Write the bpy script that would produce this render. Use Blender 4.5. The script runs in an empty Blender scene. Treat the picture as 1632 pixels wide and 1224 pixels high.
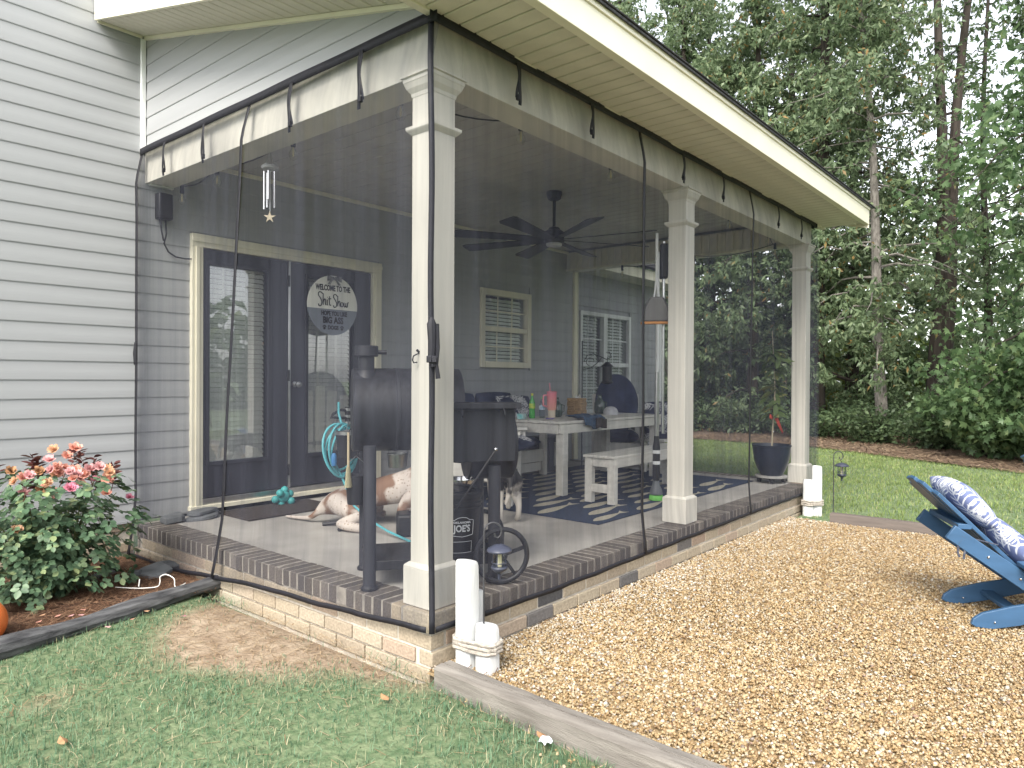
import bpy, bmesh, math, random
import numpy as np
from mathutils import Vector, Matrix, Euler

# ------------------------------------------------------------------ camera, sky, sun, exposure
scene = bpy.context.scene
YAW, PITCH, ROLL = 0.695145, 0.0060646, 0.005028
CAM = Vector((-2.34909, -2.45583, 1.3720))
_cy, _sy, _cp, _sp = math.cos(YAW), math.sin(YAW), math.cos(PITCH), math.sin(PITCH)
_fw = Vector((_cy*_cp, _sy*_cp, -_sp)); _rt = Vector((_sy, -_cy, 0)); _up = _rt.cross(_fw)
_r2 = _rt*math.cos(ROLL)+_up*math.sin(ROLL); _u2 = -_rt*math.sin(ROLL)+_up*math.cos(ROLL)
cam_data = bpy.data.cameras.new('camera'); cam = bpy.data.objects.new('camera', cam_data)
scene.collection.objects.link(cam)
cam.matrix_world = Matrix(((_r2.x,_u2.x,-_fw.x,CAM.x),(_r2.y,_u2.y,-_fw.y,CAM.y),(_r2.z,_u2.z,-_fw.z,CAM.z),(0,0,0,1)))
cam_data.sensor_fit = 'HORIZONTAL'; cam_data.sensor_width = 36.0
cam_data.lens = 1128.69/1632*36.0
cam_data.clip_start = 0.05; cam_data.clip_end = 800
scene.camera = cam

SUN_ELEV, SUN_AZ = math.radians(44), math.radians(200)     # azimuth of the direction TO the sun, from +X towards +Y
world = bpy.data.worlds.new('World'); scene.world = world; world.use_nodes = True
wn = world.node_tree.nodes; wl = world.node_tree.links
bg = wn['Background']
sky = wn.new('ShaderNodeTexSky'); sky.sky_type = 'NISHITA'; sky.sun_disc = False
sky.sun_elevation = SUN_ELEV; sky.sun_rotation = math.pi/2-SUN_AZ
sky.air_density = 1.0; sky.dust_density = 2.0; sky.ozone_density = 0.6; sky.altitude = 0
hs = wn.new('ShaderNodeHueSaturation'); hs.inputs['Saturation'].default_value = 0.22
wl.new(sky.outputs[0], hs.inputs['Color']); wl.new(hs.outputs[0], bg.inputs['Color'])
bg.inputs['Strength'].default_value = 0.15
sd = bpy.data.lights.new('sun', 'SUN'); sd.energy = 1.45; sd.angle = math.radians(24); sd.color = (1.0, 0.94, 0.83)
sun = bpy.data.objects.new('sun', sd); scene.collection.objects.link(sun)
_ts = Vector((math.cos(SUN_AZ)*math.cos(SUN_ELEV), math.sin(SUN_AZ)*math.cos(SUN_ELEV), math.sin(SUN_ELEV)))
sun.rotation_euler = _ts.to_track_quat('Z', 'Y').to_euler(); sun.location = (-6, -8, 12)
scene.view_settings.view_transform = 'Standard'; scene.view_settings.look = 'None'
scene.view_settings.gamma = 1.0; scene.view_settings.exposure = 1.72
scene.cycles.max_bounces = 8; scene.cycles.diffuse_bounces = 4; scene.cycles.transparent_max_bounces = 16
scene.cycles.use_denoising = True
scene.cycles.sample_clamp_indirect = 6.0

# ------------------------------------------------------------------ helpers
random.seed(7); rng = np.random.default_rng(7)
COL = scene.collection
WORLD_LOC = {}
PI = math.pi
L = 0.262            # top of the porch floor and ledge
W = 3.21             # face of the house wall

def _bs(n): return n.inputs
def mat(name, col, rough=0.7, metal=0.0, var=0.12, scale=6.0, bump=0.0, bscale=60.0, col2=None, obj_rand=0.0,
        stretch=(1,1,1), spec=0.4, island=0.0, transl=0.0, detail=5.0, sheen=0.0, coat=0.0):
    """Principled material whose colour wanders by noise; optional bump, per-object and per-island variation."""
    m = bpy.data.materials.new(name); m.use_nodes = True
    nt = m.node_tree; N = nt.nodes; K = nt.links
    b = N['Principled BSDF']; b.inputs['Roughness'].default_value = rough; b.inputs['Metallic'].default_value = metal
    b.inputs['Specular IOR Level'].default_value = spec
    if coat: b.inputs['Coat Weight'].default_value = coat; b.inputs['Coat Roughness'].default_value = .2
    tc = N.new('ShaderNodeTexCoord'); mp = N.new('ShaderNodeMapping'); mp.inputs['Scale'].default_value = stretch
    K.new(tc.outputs['Object'], mp.inputs['Vector'])
    nz = N.new('ShaderNodeTexNoise'); nz.inputs['Scale'].default_value = scale; nz.inputs['Detail'].default_value = detail
    K.new(mp.outputs[0], nz.inputs['Vector'])
    mx = N.new('ShaderNodeMixRGB')
    c = Vector(col[:3]); d = Vector(col2[:3]) if col2 else c*(1-2*var)
    e = c if col2 else c*(1+var)
    mx.inputs[1].default_value = (*d, 1); mx.inputs[2].default_value = (*e, 1)
    rp = N.new('ShaderNodeMapRange'); rp.inputs[1].default_value = 0.3; rp.inputs[2].default_value = 0.7
    K.new(nz.outputs[0], rp.inputs[0]); K.new(rp.outputs[0], mx.inputs[0])
    out = mx.outputs[0]
    for amt, src in ((obj_rand, 'obj'), (island, 'isl')):
        if amt:
            if src == 'obj': rn = N.new('ShaderNodeObjectInfo').outputs['Random']
            else: rn = N.new('ShaderNodeNewGeometry').outputs['Random Per Island']
            mr = N.new('ShaderNodeMapRange'); mr.inputs[3].default_value = 1-amt; mr.inputs[4].default_value = 1+amt
            K.new(rn, mr.inputs[0])
            vm = N.new('ShaderNodeVectorMath'); vm.operation = 'SCALE'
            K.new(out, vm.inputs[0]); K.new(mr.outputs[0], vm.inputs['Scale']); out = vm.outputs[0]
    K.new(out, b.inputs['Base Color'])
    if bump:
        nb = N.new('ShaderNodeTexNoise'); nb.inputs['Scale'].default_value = bscale; nb.inputs['Detail'].default_value = 4
        K.new(mp.outputs[0], nb.inputs['Vector'])
        bp = N.new('ShaderNodeBump'); bp.inputs['Strength'].default_value = bump; bp.inputs['Distance'].default_value = 0.01
        K.new(nb.outputs[0], bp.inputs['Height']); K.new(bp.outputs[0], b.inputs['Normal'])
    if transl:
        tr = N.new('ShaderNodeBsdfTranslucent'); K.new(out, tr.inputs['Color'])
        ms = N.new('ShaderNodeMixShader'); ms.inputs[0].default_value = transl
        K.new(b.outputs[0], ms.inputs[1]); K.new(tr.outputs[0], ms.inputs[2])
        K.new(ms.outputs[0], N['Material Output'].inputs['Surface'])
    return m

def ramp_mat(name, stops, src='isl', rough=0.8, transl=0.0, bump=0.0, bscale=80., spec=0.3):
    """Colour picked per mesh island (or per object) from a ramp: pebbles, leaves, blades, bricks."""
    m = bpy.data.materials.new(name); m.use_nodes = True
    nt = m.node_tree; N = nt.nodes; K = nt.links; b = N['Principled BSDF']
    b.inputs['Roughness'].default_value = rough; b.inputs['Specular IOR Level'].default_value = spec
    r = N.new('ShaderNodeValToRGB'); cr = r.color_ramp
    while len(cr.elements) < len(stops): cr.elements.new(0.5)
    for e, (p, c) in zip(cr.elements, stops): e.position = p; e.color = (*c, 1)
    o = N.new('ShaderNodeNewGeometry').outputs['Random Per Island'] if src == 'isl' else N.new('ShaderNodeObjectInfo').outputs['Random']
    K.new(o, r.inputs[0])
    tc = N.new('ShaderNodeTexCoord'); nz = N.new('ShaderNodeTexNoise'); nz.inputs['Scale'].default_value = bscale; nz.inputs['Detail'].default_value = 4
    K.new(tc.outputs['Object'], nz.inputs['Vector'])
    mr = N.new('ShaderNodeMapRange'); mr.inputs[1].default_value = .3; mr.inputs[2].default_value = .7; mr.inputs[3].default_value = .78; mr.inputs[4].default_value = 1.18
    K.new(nz.outputs[0], mr.inputs[0])
    vm = N.new('ShaderNodeVectorMath'); vm.operation = 'SCALE'; K.new(r.outputs[0], vm.inputs[0]); K.new(mr.outputs[0], vm.inputs['Scale'])
    K.new(vm.outputs[0], b.inputs['Base Color'])
    if bump:
        bp = N.new('ShaderNodeBump'); bp.inputs['Strength'].default_value = bump; bp.inputs['Distance'].default_value = .006
        K.new(nz.outputs[0], bp.inputs['Height']); K.new(bp.outputs[0], b.inputs['Normal'])
    if transl:
        tr = N.new('ShaderNodeBsdfTranslucent'); K.new(vm.outputs[0], tr.inputs['Color'])
        ms = N.new('ShaderNodeMixShader'); ms.inputs[0].default_value = transl
        K.new(b.outputs[0], ms.inputs[1]); K.new(tr.outputs[0], ms.inputs[2])
        K.new(ms.outputs[0], N['Material Output'].inputs['Surface'])
    return m

def link(o, parent=None):
    COL.objects.link(o)
    if parent is not None:
        o.parent = parent; o.location = -WORLD_LOC.get(parent.name, Vector((0,0,0)))
    WORLD_LOC[o.name] = Vector((0,0,0)) if parent is not None else o.location.copy()
    return o

def tag(o, label=None, cat=None, group=None, kind=None):
    if label: o['label'] = label
    if cat: o['category'] = cat
    if group: o['group'] = group
    if kind: o['kind'] = kind
    return o

def thing(name, label, cat, loc=(0,0,0), group=None):
    o = bpy.data.objects.new(name, None); o.location = loc; o.empty_display_size = 0.1
    link(o); return tag(o, label, cat, group)

def vec(p): return Vector(p)

class MB:
    """Collects boxes, tubes, lathes and grids in world coordinates; build() links them as one mesh object."""
    def __init__(s): s.v = []; s.f = []; s.m = []; s.cur = 0
    def add(s, vs, fs):
        n = len(s.v); s.v += [tuple(p) for p in vs]; s.f += [tuple(i+n for i in f) for f in fs]; s.m += [s.cur]*len(fs); return s
    def box(s, x0, y0, z0, x1, y1, z1):
        return s.add([(x0,y0,z0),(x1,y0,z0),(x1,y1,z0),(x0,y1,z0),(x0,y0,z1),(x1,y0,z1),(x1,y1,z1),(x0,y1,z1)],
              [(0,3,2,1),(4,5,6,7),(0,1,5,4),(1,2,6,5),(2,3,7,6),(3,0,4,7)])
    def obox(s, c, hx, hy, hz, M=None, rz=0, rx=0, ry=0):
        M = M or Euler((rx,ry,rz)).to_matrix()
        c = Vector(c); vs = []
        for k in (-1,1):
            for (i,j) in ((-1,-1),(1,-1),(1,1),(-1,1)): vs.append(c+M@Vector((i*hx,j*hy,k*hz)))
        return s.add(vs, [(0,3,2,1),(4,5,6,7),(0,1,5,4),(1,2,6,5),(2,3,7,6),(3,0,4,7)])
    def beam(s, a, b, w, h, up=(0,0,1)):
        a = Vector(a); b = Vector(b); d = b-a; n = d.length; d.normalize()
        u = Vector(up); sx = d.cross(u)
        if sx.length < 1e-5: sx = d.cross(Vector((1,0,0)))
        sx.normalize(); u = sx.cross(d)
        M = Matrix((d, sx, u)).transposed()
        return s.obox((a+b)/2, n/2, w/2, h/2, M)
    def tube(s, pts, r, n=8, closed=False):
        P = [Vector(p) for p in pts]; R = r if isinstance(r, (list, tuple)) else [r]*len(P)
        k = len(P); vs = []; fs = []; prev = None
        for i in range(k):
            if closed: t = P[(i+1)%k]-P[i-1]
            else: t = P[min(i+1,k-1)]-P[max(i-1,0)]
            t.normalize()
            if prev is None:
                a = Vector((0,0,1)) if abs(t.z) < .9 else Vector((1,0,0)); u = t.cross(a).normalized()
            else:
                u = prev-t*prev.dot(t)
                if u.length < 1e-6: u = t.cross(Vector((0,0,1)))
                u.normalize()
            prev = u; w = t.cross(u)
            for j in range(n):
                a = 2*PI*j/n; vs.append(P[i]+(u*math.cos(a)+w*math.sin(a))*R[i])
        for i in range(k if closed else k-1):
            for j in range(n):
                a, b = i*n+j, i*n+(j+1)%n; c, d = ((i+1)%k)*n+(j+1)%n, ((i+1)%k)*n+j
                fs.append((a,b,c,d))
        if not closed:
            fs.append(tuple(range(n-1,-1,-1))); fs.append(tuple((k-1)*n+j for j in range(n)))
        return s.add(vs, fs)
    def lathe(s, prof, n=20, at=(0,0,0), M=None, cap=True):
        M = M or Matrix.Identity(3); at = Vector(at); vs = []; fs = []
        for (r, z) in prof:
            for j in range(n):
                a = 2*PI*j/n; vs.append(at+M@Vector((r*math.cos(a), r*math.sin(a), z)))
        for i in range(len(prof)-1):
            for j in range(n): fs.append((i*n+j, i*n+(j+1)%n, (i+1)*n+(j+1)%n, (i+1)*n+j))
        if cap:
            fs.append(tuple(range(n-1,-1,-1))); fs.append(tuple((len(prof)-1)*n+j for j in range(n)))
        return s.add(vs, fs)
    def prism(s, pts, M, th):
        """pts: 2D outline; M: 4x4 giving the plane; extruded by th along the plane's z"""
        k = len(pts); vs = [M@Vector((x,y,0)) for x,y in pts]+[M@Vector((x,y,th)) for x,y in pts]
        return s.add(vs, [tuple(range(k-1,-1,-1)), tuple(range(k,2*k))]+[(i,(i+1)%k,k+(i+1)%k,k+i) for i in range(k)])
    def ball(s, c, r, n=12, k=8, sc=(1,1,1)):
        c = Vector(c); pr = [(max(math.sin(PI*i/k),0.02)*r, -math.cos(PI*i/k)*r) for i in range(k+1)]
        return s.lathe(pr, n, c, Matrix.Diagonal(Vector(sc)))
    def grid(s, fn, nu, nv):
        vs = [fn(i/nu, j/nv) for j in range(nv+1) for i in range(nu+1)]
        return s.add(vs, [(j*(nu+1)+i, j*(nu+1)+i+1, (j+1)*(nu+1)+i+1, (j+1)*(nu+1)+i) for j in range(nv) for i in range(nu)])
    def mesh(s, name, mats, smooth=True, angle=35):
        me = bpy.data.meshes.new(name); me.from_pydata(s.v, [], s.f)
        for m in (mats if isinstance(mats, (list, tuple)) else [mats]): me.materials.append(m)
        if any(s.m): me.polygons.foreach_set('material_index', s.m)
        if smooth:
            me.polygons.foreach_set('use_smooth', [True]*len(me.polygons)); me.set_sharp_from_angle(angle=math.radians(angle))
        me.update(); return me
    def build(s, name, mats, parent=None, smooth=True, bevel=0.0, angle=35, loc=None):
        o = bpy.data.objects.new(name, s.mesh(name, mats, smooth, angle))
        if loc is not None: o.location = loc
        link(o, parent)
        if bevel:
            bv = o.modifiers.new('bevel', 'BEVEL'); bv.width = bevel; bv.segments = 2; bv.limit_method = 'ANGLE'; bv.angle_limit = math.radians(40)
            bv.harden_normals = False
        return o

def inst(name, me, parent, loc, rot=(0,0,0), scale=(1,1,1)):
    """A piece sharing mesh data with its likes; loc is a world position."""
    o = bpy.data.objects.new(name, me); link(o, parent)
    o.location = o.location+Vector(loc); o.rotation_euler = rot; o.scale = scale
    return o

def np_mesh(name, verts, faces, mats, smooth=False):
    """verts (n,3) float array, faces (m,k) int array with k = 3 or 4"""
    me = bpy.data.meshes.new(name); verts = np.asarray(verts, np.float32); faces = np.asarray(faces, np.int32)
    m, k = faces.shape
    me.vertices.add(len(verts)); me.vertices.foreach_set('co', verts.ravel())
    me.loops.add(m*k); me.loops.foreach_set('vertex_index', faces.ravel())
    me.polygons.add(m); me.polygons.foreach_set('loop_start', np.arange(0, m*k, k, dtype=np.int32))
    if smooth: me.polygons.foreach_set('use_smooth', np.ones(m, bool))
    for q in (mats if isinstance(mats, (list, tuple)) else [mats]): me.materials.append(q)
    me.update(calc_edges=True); return me

def text_mesh(name, body, size, mt, M, parent, depth=0.0015, bold=0.0, squeeze=1.0):
    """Lettering as a thin mesh; M places its centre"""
    cu = bpy.data.curves.new(name, 'FONT'); cu.body = body; cu.size = size; cu.align_x = 'CENTER'; cu.align_y = 'CENTER'
    cu.extrude = depth; cu.offset = bold; cu.resolution_u = 3
    t = bpy.data.objects.new(name, cu); COL.objects.link(t); bpy.context.view_layer.update()
    me = bpy.data.meshes.new_from_object(t.evaluated_get(bpy.context.evaluated_depsgraph_get()))
    bpy.data.objects.remove(t); bpy.data.curves.remove(cu)
    me.transform(Matrix.Diagonal((squeeze,1,1,1))); me.transform(M)
    me.materials.clear(); me.materials.append(mt)
    o = bpy.data.objects.new(name, me); link(o, parent); return o
# ------------------------------------------------------------------ materials
M_ = {}
M_['siding'] = mat('vinyl_siding', (.345,.352,.362), .55, var=.04, scale=2.5, stretch=(.3,.3,4), bump=.05, bscale=30)
M_['trim'] = mat('cream_trim', (.74,.70,.56), .5, var=.05, scale=3)
M_['post'] = mat('cream_post', (.62,.595,.535), .5, var=.06, scale=3, stretch=(1,1,.4))
M_['beam'] = mat('cream_beam', (.64,.615,.545), .55, var=.05, scale=3)
M_['soffit'] = mat('vinyl_soffit', (.64,.60,.51), .6, var=.06, scale=5, bump=.25, bscale=160)
M_['fascia'] = mat('fascia_metal', (.80,.76,.62), .4, var=.04, scale=2)
M_['shingle'] = mat('asphalt_shingle', (.05,.05,.055), .95, var=.3, scale=40, bump=.5, bscale=200, obj_rand=.25)
M_['ceiling'] = mat('porch_ceiling', (.46,.445,.42), .65, var=.06, scale=3, bump=.1, bscale=80)
M_['concrete'] = mat('concrete', (.42,.40,.37), .85, col2=(.27,.255,.235), scale=2.2, bump=.2, bscale=120, detail=9)
M_['mortar'] = mat('mortar', (.50,.46,.40), .95, var=.15, scale=20, bump=.4, bscale=120)
M_['mortar_ledge'] = mat('mortar_ledge', (.33,.30,.26), .95, var=.15, scale=20, bump=.4, bscale=120)
M_['rowlock'] = ramp_mat('dark_brick', [(0,(.088,.077,.070)),(.5,(.125,.108,.096)),(1,(.18,.158,.14))], 'obj', .9, bump=.6, bscale=90)
M_['brick'] = ramp_mat('tan_brick', [(0,(.30,.25,.19)),(.3,(.37,.315,.235)),(.55,(.33,.275,.205)),(.8,(.40,.35,.275)),(1,(.33,.25,.19))], 'obj', .9, bump=.6, bscale=70)
M_['brick_dark'] = ramp_mat('charred_brick', [(0,(.08,.08,.085)),(1,(.15,.14,.135))], 'obj', .9, bump=.6, bscale=70)
M_['door'] = mat('door_paint', (.030,.031,.042), .35, var=.1, scale=3)
M_['blind'] = mat('blind_slat', (.86,.86,.84), .5, var=.03, scale=4, obj_rand=.06)
M_['dark_room'] = mat('room_shade', (.02,.02,.022), .9)
M_['white'] = mat('white_paint', (.78,.79,.79), .5, var=.05, scale=5)
M_['black'] = mat('black_nylon', (.012,.012,.018), .6, var=.2, scale=30, bump=.2, bscale=400)
M_['steel'] = mat('bare_steel', (.55,.55,.55), .3, 1.0, var=.1, scale=8)
M_['chrome'] = mat('bright_steel', (.75,.75,.76), .18, 1.0, var=.05)
M_['blackmetal'] = mat('black_metal', (.012,.012,.014), .45, var=.2, scale=12, bump=.1)

def glass_mat(name, tint=(1,1,1), refl=1.0, rough=0.0):
    m = bpy.data.materials.new(name); m.use_nodes = True; N = m.node_tree.nodes; K = m.node_tree.links
    N.remove(N['Principled BSDF'])
    t = N.new('ShaderNodeBsdfTransparent'); t.inputs[0].default_value = (*tint,1)
    g = N.new('ShaderNodeBsdfGlossy'); g.inputs['Roughness'].default_value = rough
    f = N.new('ShaderNodeFresnel'); f.inputs[0].default_value = 1.5
    mu = N.new('ShaderNodeMath'); mu.operation = 'MULTIPLY'; mu.use_clamp = True; mu.inputs[1].default_value = refl; K.new(f.outputs[0], mu.inputs[0])
    ge = N.new('ShaderNodeNewGeometry'); iv = N.new('ShaderNodeMath'); iv.operation = 'SUBTRACT'; iv.inputs[0].default_value = 1.0; K.new(ge.outputs['Backfacing'], iv.inputs[1])
    m2 = N.new('ShaderNodeMath'); m2.operation = 'MULTIPLY'; K.new(mu.outputs[0], m2.inputs[0]); K.new(iv.outputs[0], m2.inputs[1]); mu = m2      # reflect at the front surface only
    x = N.new('ShaderNodeMixShader'); K.new(mu.outputs[0], x.inputs[0]); K.new(t.outputs[0], x.inputs[1]); K.new(g.outputs[0], x.inputs[2])
    K.new(x.outputs[0], N['Material Output'].inputs['Surface']); return m
M_['glass'] = glass_mat('window_glass', (.94,.96,.95), 2.0)
M_['door_glass'] = glass_mat('door_glass', (.97,.98,.97), 8.0)
M_['clear'] = glass_mat('clear_glass', (.93,.95,.95), 1.3)

def screen_mat(name, coverage, col):
    """Fine black mosquito netting: threads cover part of the area, a little denser where the cloth hangs in folds."""
    m = bpy.data.materials.new(name); m.use_nodes = True; N = m.node_tree.nodes; K = m.node_tree.links
    b = N['Principled BSDF']; b.inputs['Base Color'].default_value = (*col,1); b.inputs['Roughness'].default_value = .7
    b.inputs['Specular IOR Level'].default_value = .3
    t = N.new('ShaderNodeBsdfTransparent')
    tc = N.new('ShaderNodeTexCoord'); mp = N.new('ShaderNodeMapping'); mp.inputs['Scale'].default_value = (6,6,.22)
    nz = N.new('ShaderNodeTexNoise'); nz.inputs['Scale'].default_value = 1.6; nz.inputs['Detail'].default_value = 6; nz.inputs['Roughness'].default_value = .65
    K.new(tc.outputs['Object'], mp.inputs[0]); K.new(mp.outputs[0], nz.inputs['Vector'])
    mr = N.new('ShaderNodeMapRange'); mr.inputs[1].default_value = .38; mr.inputs[2].default_value = .80
    mr.inputs[3].default_value = coverage-.07; mr.inputs[4].default_value = coverage+.24
    K.new(nz.outputs[0], mr.inputs[0])
    x = N.new('ShaderNodeMixShader'); K.new(mr.outputs[0], x.inputs[0]); K.new(t.outputs[0], x.inputs[1]); K.new(b.outputs[0], x.inputs[2])
    K.new(x.outputs[0], N['Material Output'].inputs['Surface']); return m
M_['net'] = screen_mat('mosquito_net', .27, (.042,.045,.064))
# ------------------------------------------------------------------ the house: siding wall, doors, windows
house = thing('house', 'house wall clad in pale grey lap siding with dark double doors', 'house', (2.0, W, 0))
DZ = .1335; Z0 = .287
def siding_mesh(name, length, axis='x'):
    """One lap board, lower lip at z = 0, running along +x, its face towards -y."""
    pr = [(.012,.0015),(-.008,-.0015),(-.0098,.002),(-.0098,.008),(-.0082,.045),(-.0075,.070),(-.0060,.080),(-.004,DZ+.004),(.012,DZ+.004)]
    b = MB(); k = len(pr)
    vs = [(0,y,z) for y,z in pr]+[(length,y,z) for y,z in pr]
    fs = [(i,(i+1),k+i+1,k+i) for i in range(k-1)]+[tuple(range(k)), tuple(range(2*k-1,k-1,-1))]
    b.add(vs, fs); return b.mesh(name, M_['siding'], angle=50)
wall = MB()
DX0, DX1, DTOP = .467, 2.209, 2.436
WX0, WX1, WZ0, WZ1 = 3.895, 4.725, 1.58, 2.40
V0, V1, VZ0, VZ1 = 5.95, 7.22, .95, 2.29
zt = 5.2
for (a,b,c,d) in ((-4.6,DX0,.275,zt),(DX0,DX1,DTOP,zt),(DX1,WX0,.0,zt),(WX0,WX1,.0,WZ0),(WX0,WX1,WZ1,zt),(WX1,V0,.0,zt),(V0,V1,.0,VZ0),(V0,V1,VZ1,3.1),(V1,8.25,.0,3.1)):
    wall.box(a, W+.012, c, b, W+.13, d)
wall_o = wall.build('wall', M_['siding'], house)
_cache = {}
def board(x0, x1, z):
    key = round(x1-x0, 3)
    if key not in _cache: _cache[key] = siding_mesh('siding_board', x1-x0)
    inst('siding_board', _cache[key], wall_o, (x0, W, z))
k = 0
while Z0+k*DZ < 4.75:
    z = Z0+k*DZ
    cuts = [(-4.6, 5.74)]
    if z < 2.88: cuts.append((5.86, 8.2))
    def minus(cs, a, b):
        o = []
        for (p,q) in cs:
            if b <= p or a >= q: o.append((p,q))
            else:
                if p < a: o.append((p,a))
                if b < q: o.append((b,q))
        return o
    zm = z+DZ*.5
    if z < 2.48: cuts = minus(cuts, .376, 2.318)
    if 1.48 < zm < 2.50: cuts = minus(cuts, 3.835, 4.787)
    if .93 < zm < 2.36: cuts = minus(cuts, 5.90, 7.29)
    for (a,b) in cuts: board(a, b, z)
    k += 1
# near-black sheet behind the panes, the room's shade put into its colour, so that the openings are not see-through
MB().box(.40, W+.5, .0, 8.1, W+.52, 3.0).build('room_backing', M_['dark_room'], house)
# house foundation brick under the siding, left of the porch
def brick_mesh(name, lx, ly, lz, m, bev=.004):
    bm = bmesh.new(); bmesh.ops.create_cube(bm, size=1)
    bmesh.ops.scale(bm, vec=(lx,ly,lz), verts=bm.verts)
    bmesh.ops.bevel(bm, geom=bm.edges[:], offset=bev, segments=1, affect='EDGES')
    me = bpy.data.meshes.new(name); bm.to_mesh(me); bm.free(); me.materials.append(m); return me
BR = {k2: brick_mesh('brick', .232, .09, .067, M_[k2]) for k2 in ('brick','brick_dark')}
fnd = MB().box(-4.6, W+.016, -.15, -.045, W+.12, .272).build('foundation', M_['mortar'], house)
for r in range(4):
    z = .247-r*.079; x = -.165-(r%2)*.12
    while x > -2.6:
        inst('brick', BR['brick'], fnd, (x, W+.05, z), (random.gauss(0,.006), 0, random.gauss(0,.006))); x -= .243
# sill board between brick and siding
MB().box(-4.6, W-.017, .272, -.06, W+.02, .290).build('starter_strip', M_['siding'], house)

# double doors
cas = MB()
for (a,b,c,d) in ((.373,.467,.315,2.54),(2.209,2.321,.315,2.54)):
    cas.box(a, W-.045, c, b, W+.03, d-.104)
    cas.box(a+.03, W-.056, c, a+.062, W-.04, d-.104)
cas.box(.373, W-.047, 2.436, 2.321, W+.03, 2.54); cas.box(.373, W-.058, 2.475, 2.321, W-.04, 2.508)
cas.build('door_casing', M_['trim'], house, bevel=.003)
MB().box(.36, W-.06, .30, 2.33, W+.06, .335).build('door_sill', M_['trim'], house, bevel=.003)
MB().box(.467, W-.03, .337, 2.209, W+.06, .385).build('threshold', M_['steel'], house, bevel=.004)
slat_me = {}
def slat(parent, x0, x1, y, z, tilt=.55, wdt=.046):
    key = (round(x1-x0,3), wdt, round(tilt,2))
    if key not in slat_me:
        s = MB(); s.obox((0,0,0), (x1-x0)/2, wdt/2, .0015, rx=tilt); slat_me[key] = s.mesh('slat', M_['blind'], smooth=False)
    inst('slat', slat_me[key], parent, ((x0+x1)/2, y, z), (random.gauss(0,.03), random.gauss(0,.002), 0))
def door_leaf(x0, x1, g0, g1, gz0, gz1, handle):
    f = MB(); y0, y1 = W-.012, W+.045
    f.box(x0, y0, .39, g0, y1, 2.43); f.box(g1, y0, .39, x1, y1, 2.43)
    f.box(g0, y0, .39, g1, y1, gz0); f.box(g0, y0, gz1, g1, y1, 2.43)
    for (a,b,c,d) in ((g0-.02,g0+.012,gz0-.02,gz1+.02),(g1-.012,g1+.02,gz0-.02,gz1+.02)): f.box(a, y0-.014, c, b, y0, d)
    f.box(g0+.012, y0-.014, gz0-.02, g1-.012, y0, gz0+.012); f.box(g0+.012, y0-.014, gz1-.012, g1-.012, y0, gz1+.02)
    lf = f.build('door_leaf', M_['door'], house, bevel=.003)
    MB().box(g0, W+.012, gz0, g1, W+.016, gz1).build('pane', M_['door_glass'], lf)
    z = gz0+.02
    while z < gz1: slat(lf, g0+.004, g1-.004, W+.075, z, .98); z += .0415
    for t in (.3,.68):
        MB().box(g0+(g1-g0)*t-.012, W+.048, gz0, g0+(g1-g0)*t+.012, W+.050, gz1).build('ladder_tape', M_['blind'], lf)
    return lf
l1 = door_leaf(.47, 1.262, .520, 1.075, .672, 2.318, False)
l2 = door_leaf(1.284, 2.206, 1.462, 2.003, .672, 2.318, True)
MB().box(1.262, W-.032, .39, 1.284, W+.04, 2.43).build('astragal', M_['steel'], l1, bevel=.003)
for z in (.55,1.40,2.25):
    MB().box(1.256, W-.040, z-.05, 1.272, W-.030, z+.05).build('hinge', M_['blackmetal'], l1)
hd = MB(); hd.lathe([(.026,0),(.026,.012),(.01,.016),(.01,.045),(.028,.055),(.028,.075),(.01,.082)], 14, (1.335, W-.012, 1.32), Matrix.Rotation(PI/2,3,'X'))
hd.build('handle', M_['steel'], l2)

def window(x0, x1, z0, z1, tr, mt, mids, meet, label=None):
    """Outer frame x0..x1, z0..z1; each sash has a muntin grid, blinds behind."""
    f = MB()
    f.box(x0, W-.035, z0, x0+tr, W+.05, z1); f.box(x1-tr, W-.035, z0, x1, W+.05, z1)
    f.box(x0+tr, W-.035, z1-tr, x1-tr, W+.05, z1); f.box(x0+tr, W-.045, z0, x1-tr, W+.05, z0+tr)
    w = f.build('window', mt, house, bevel=.003)
    xs = [x0+tr]+[m for m in mids]+[x1-tr]
    for i in range(len(xs)-1):
        a, b = xs[i]+(.05 if i else 0), xs[i+1]-(.05 if i < len(xs)-2 else 0)
        if i: MB().box(xs[i]-.05, W-.03, z0+tr, xs[i]+.05, W+.05, z1-tr).build('mullion', mt, w, bevel=.003)
        r = MB(); r.box(a, W-.022, meet-.03, b, W+.03, meet+.03); r.build('meeting_rail', mt, w, bevel=.003)
        g = MB()
        for (p,q) in ((z0+tr,meet-.03),(meet+.03,z1-tr)):
            yy = W+.012 if p > meet else W+.025
            for t in (1/3,2/3): g.box(a+(b-a)*t-.008, yy-.006, p, a+(b-a)*t+.008, yy, q)
            g.box(a, yy-.005, (p+q)/2-.008, b, yy+.001, (p+q)/2+.008)
        g.build('muntin', mt, w)
        MB().box(a, W+.027, z0+tr, b, W+.031, z1-tr).build('pane', M_['glass'], w)
        z = z0+tr+.02
        while z < z1-tr: slat(w, a+.02, b-.02, W+.085, z, .95, .044); z += .046
    return w
window(3.835, 4.787, 1.518, 2.462, .072, M_['trim'], [], 1.985)
window(5.905, 7.285, .90, 2.352, .055, M_['white'], [6.565], 1.60)
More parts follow.
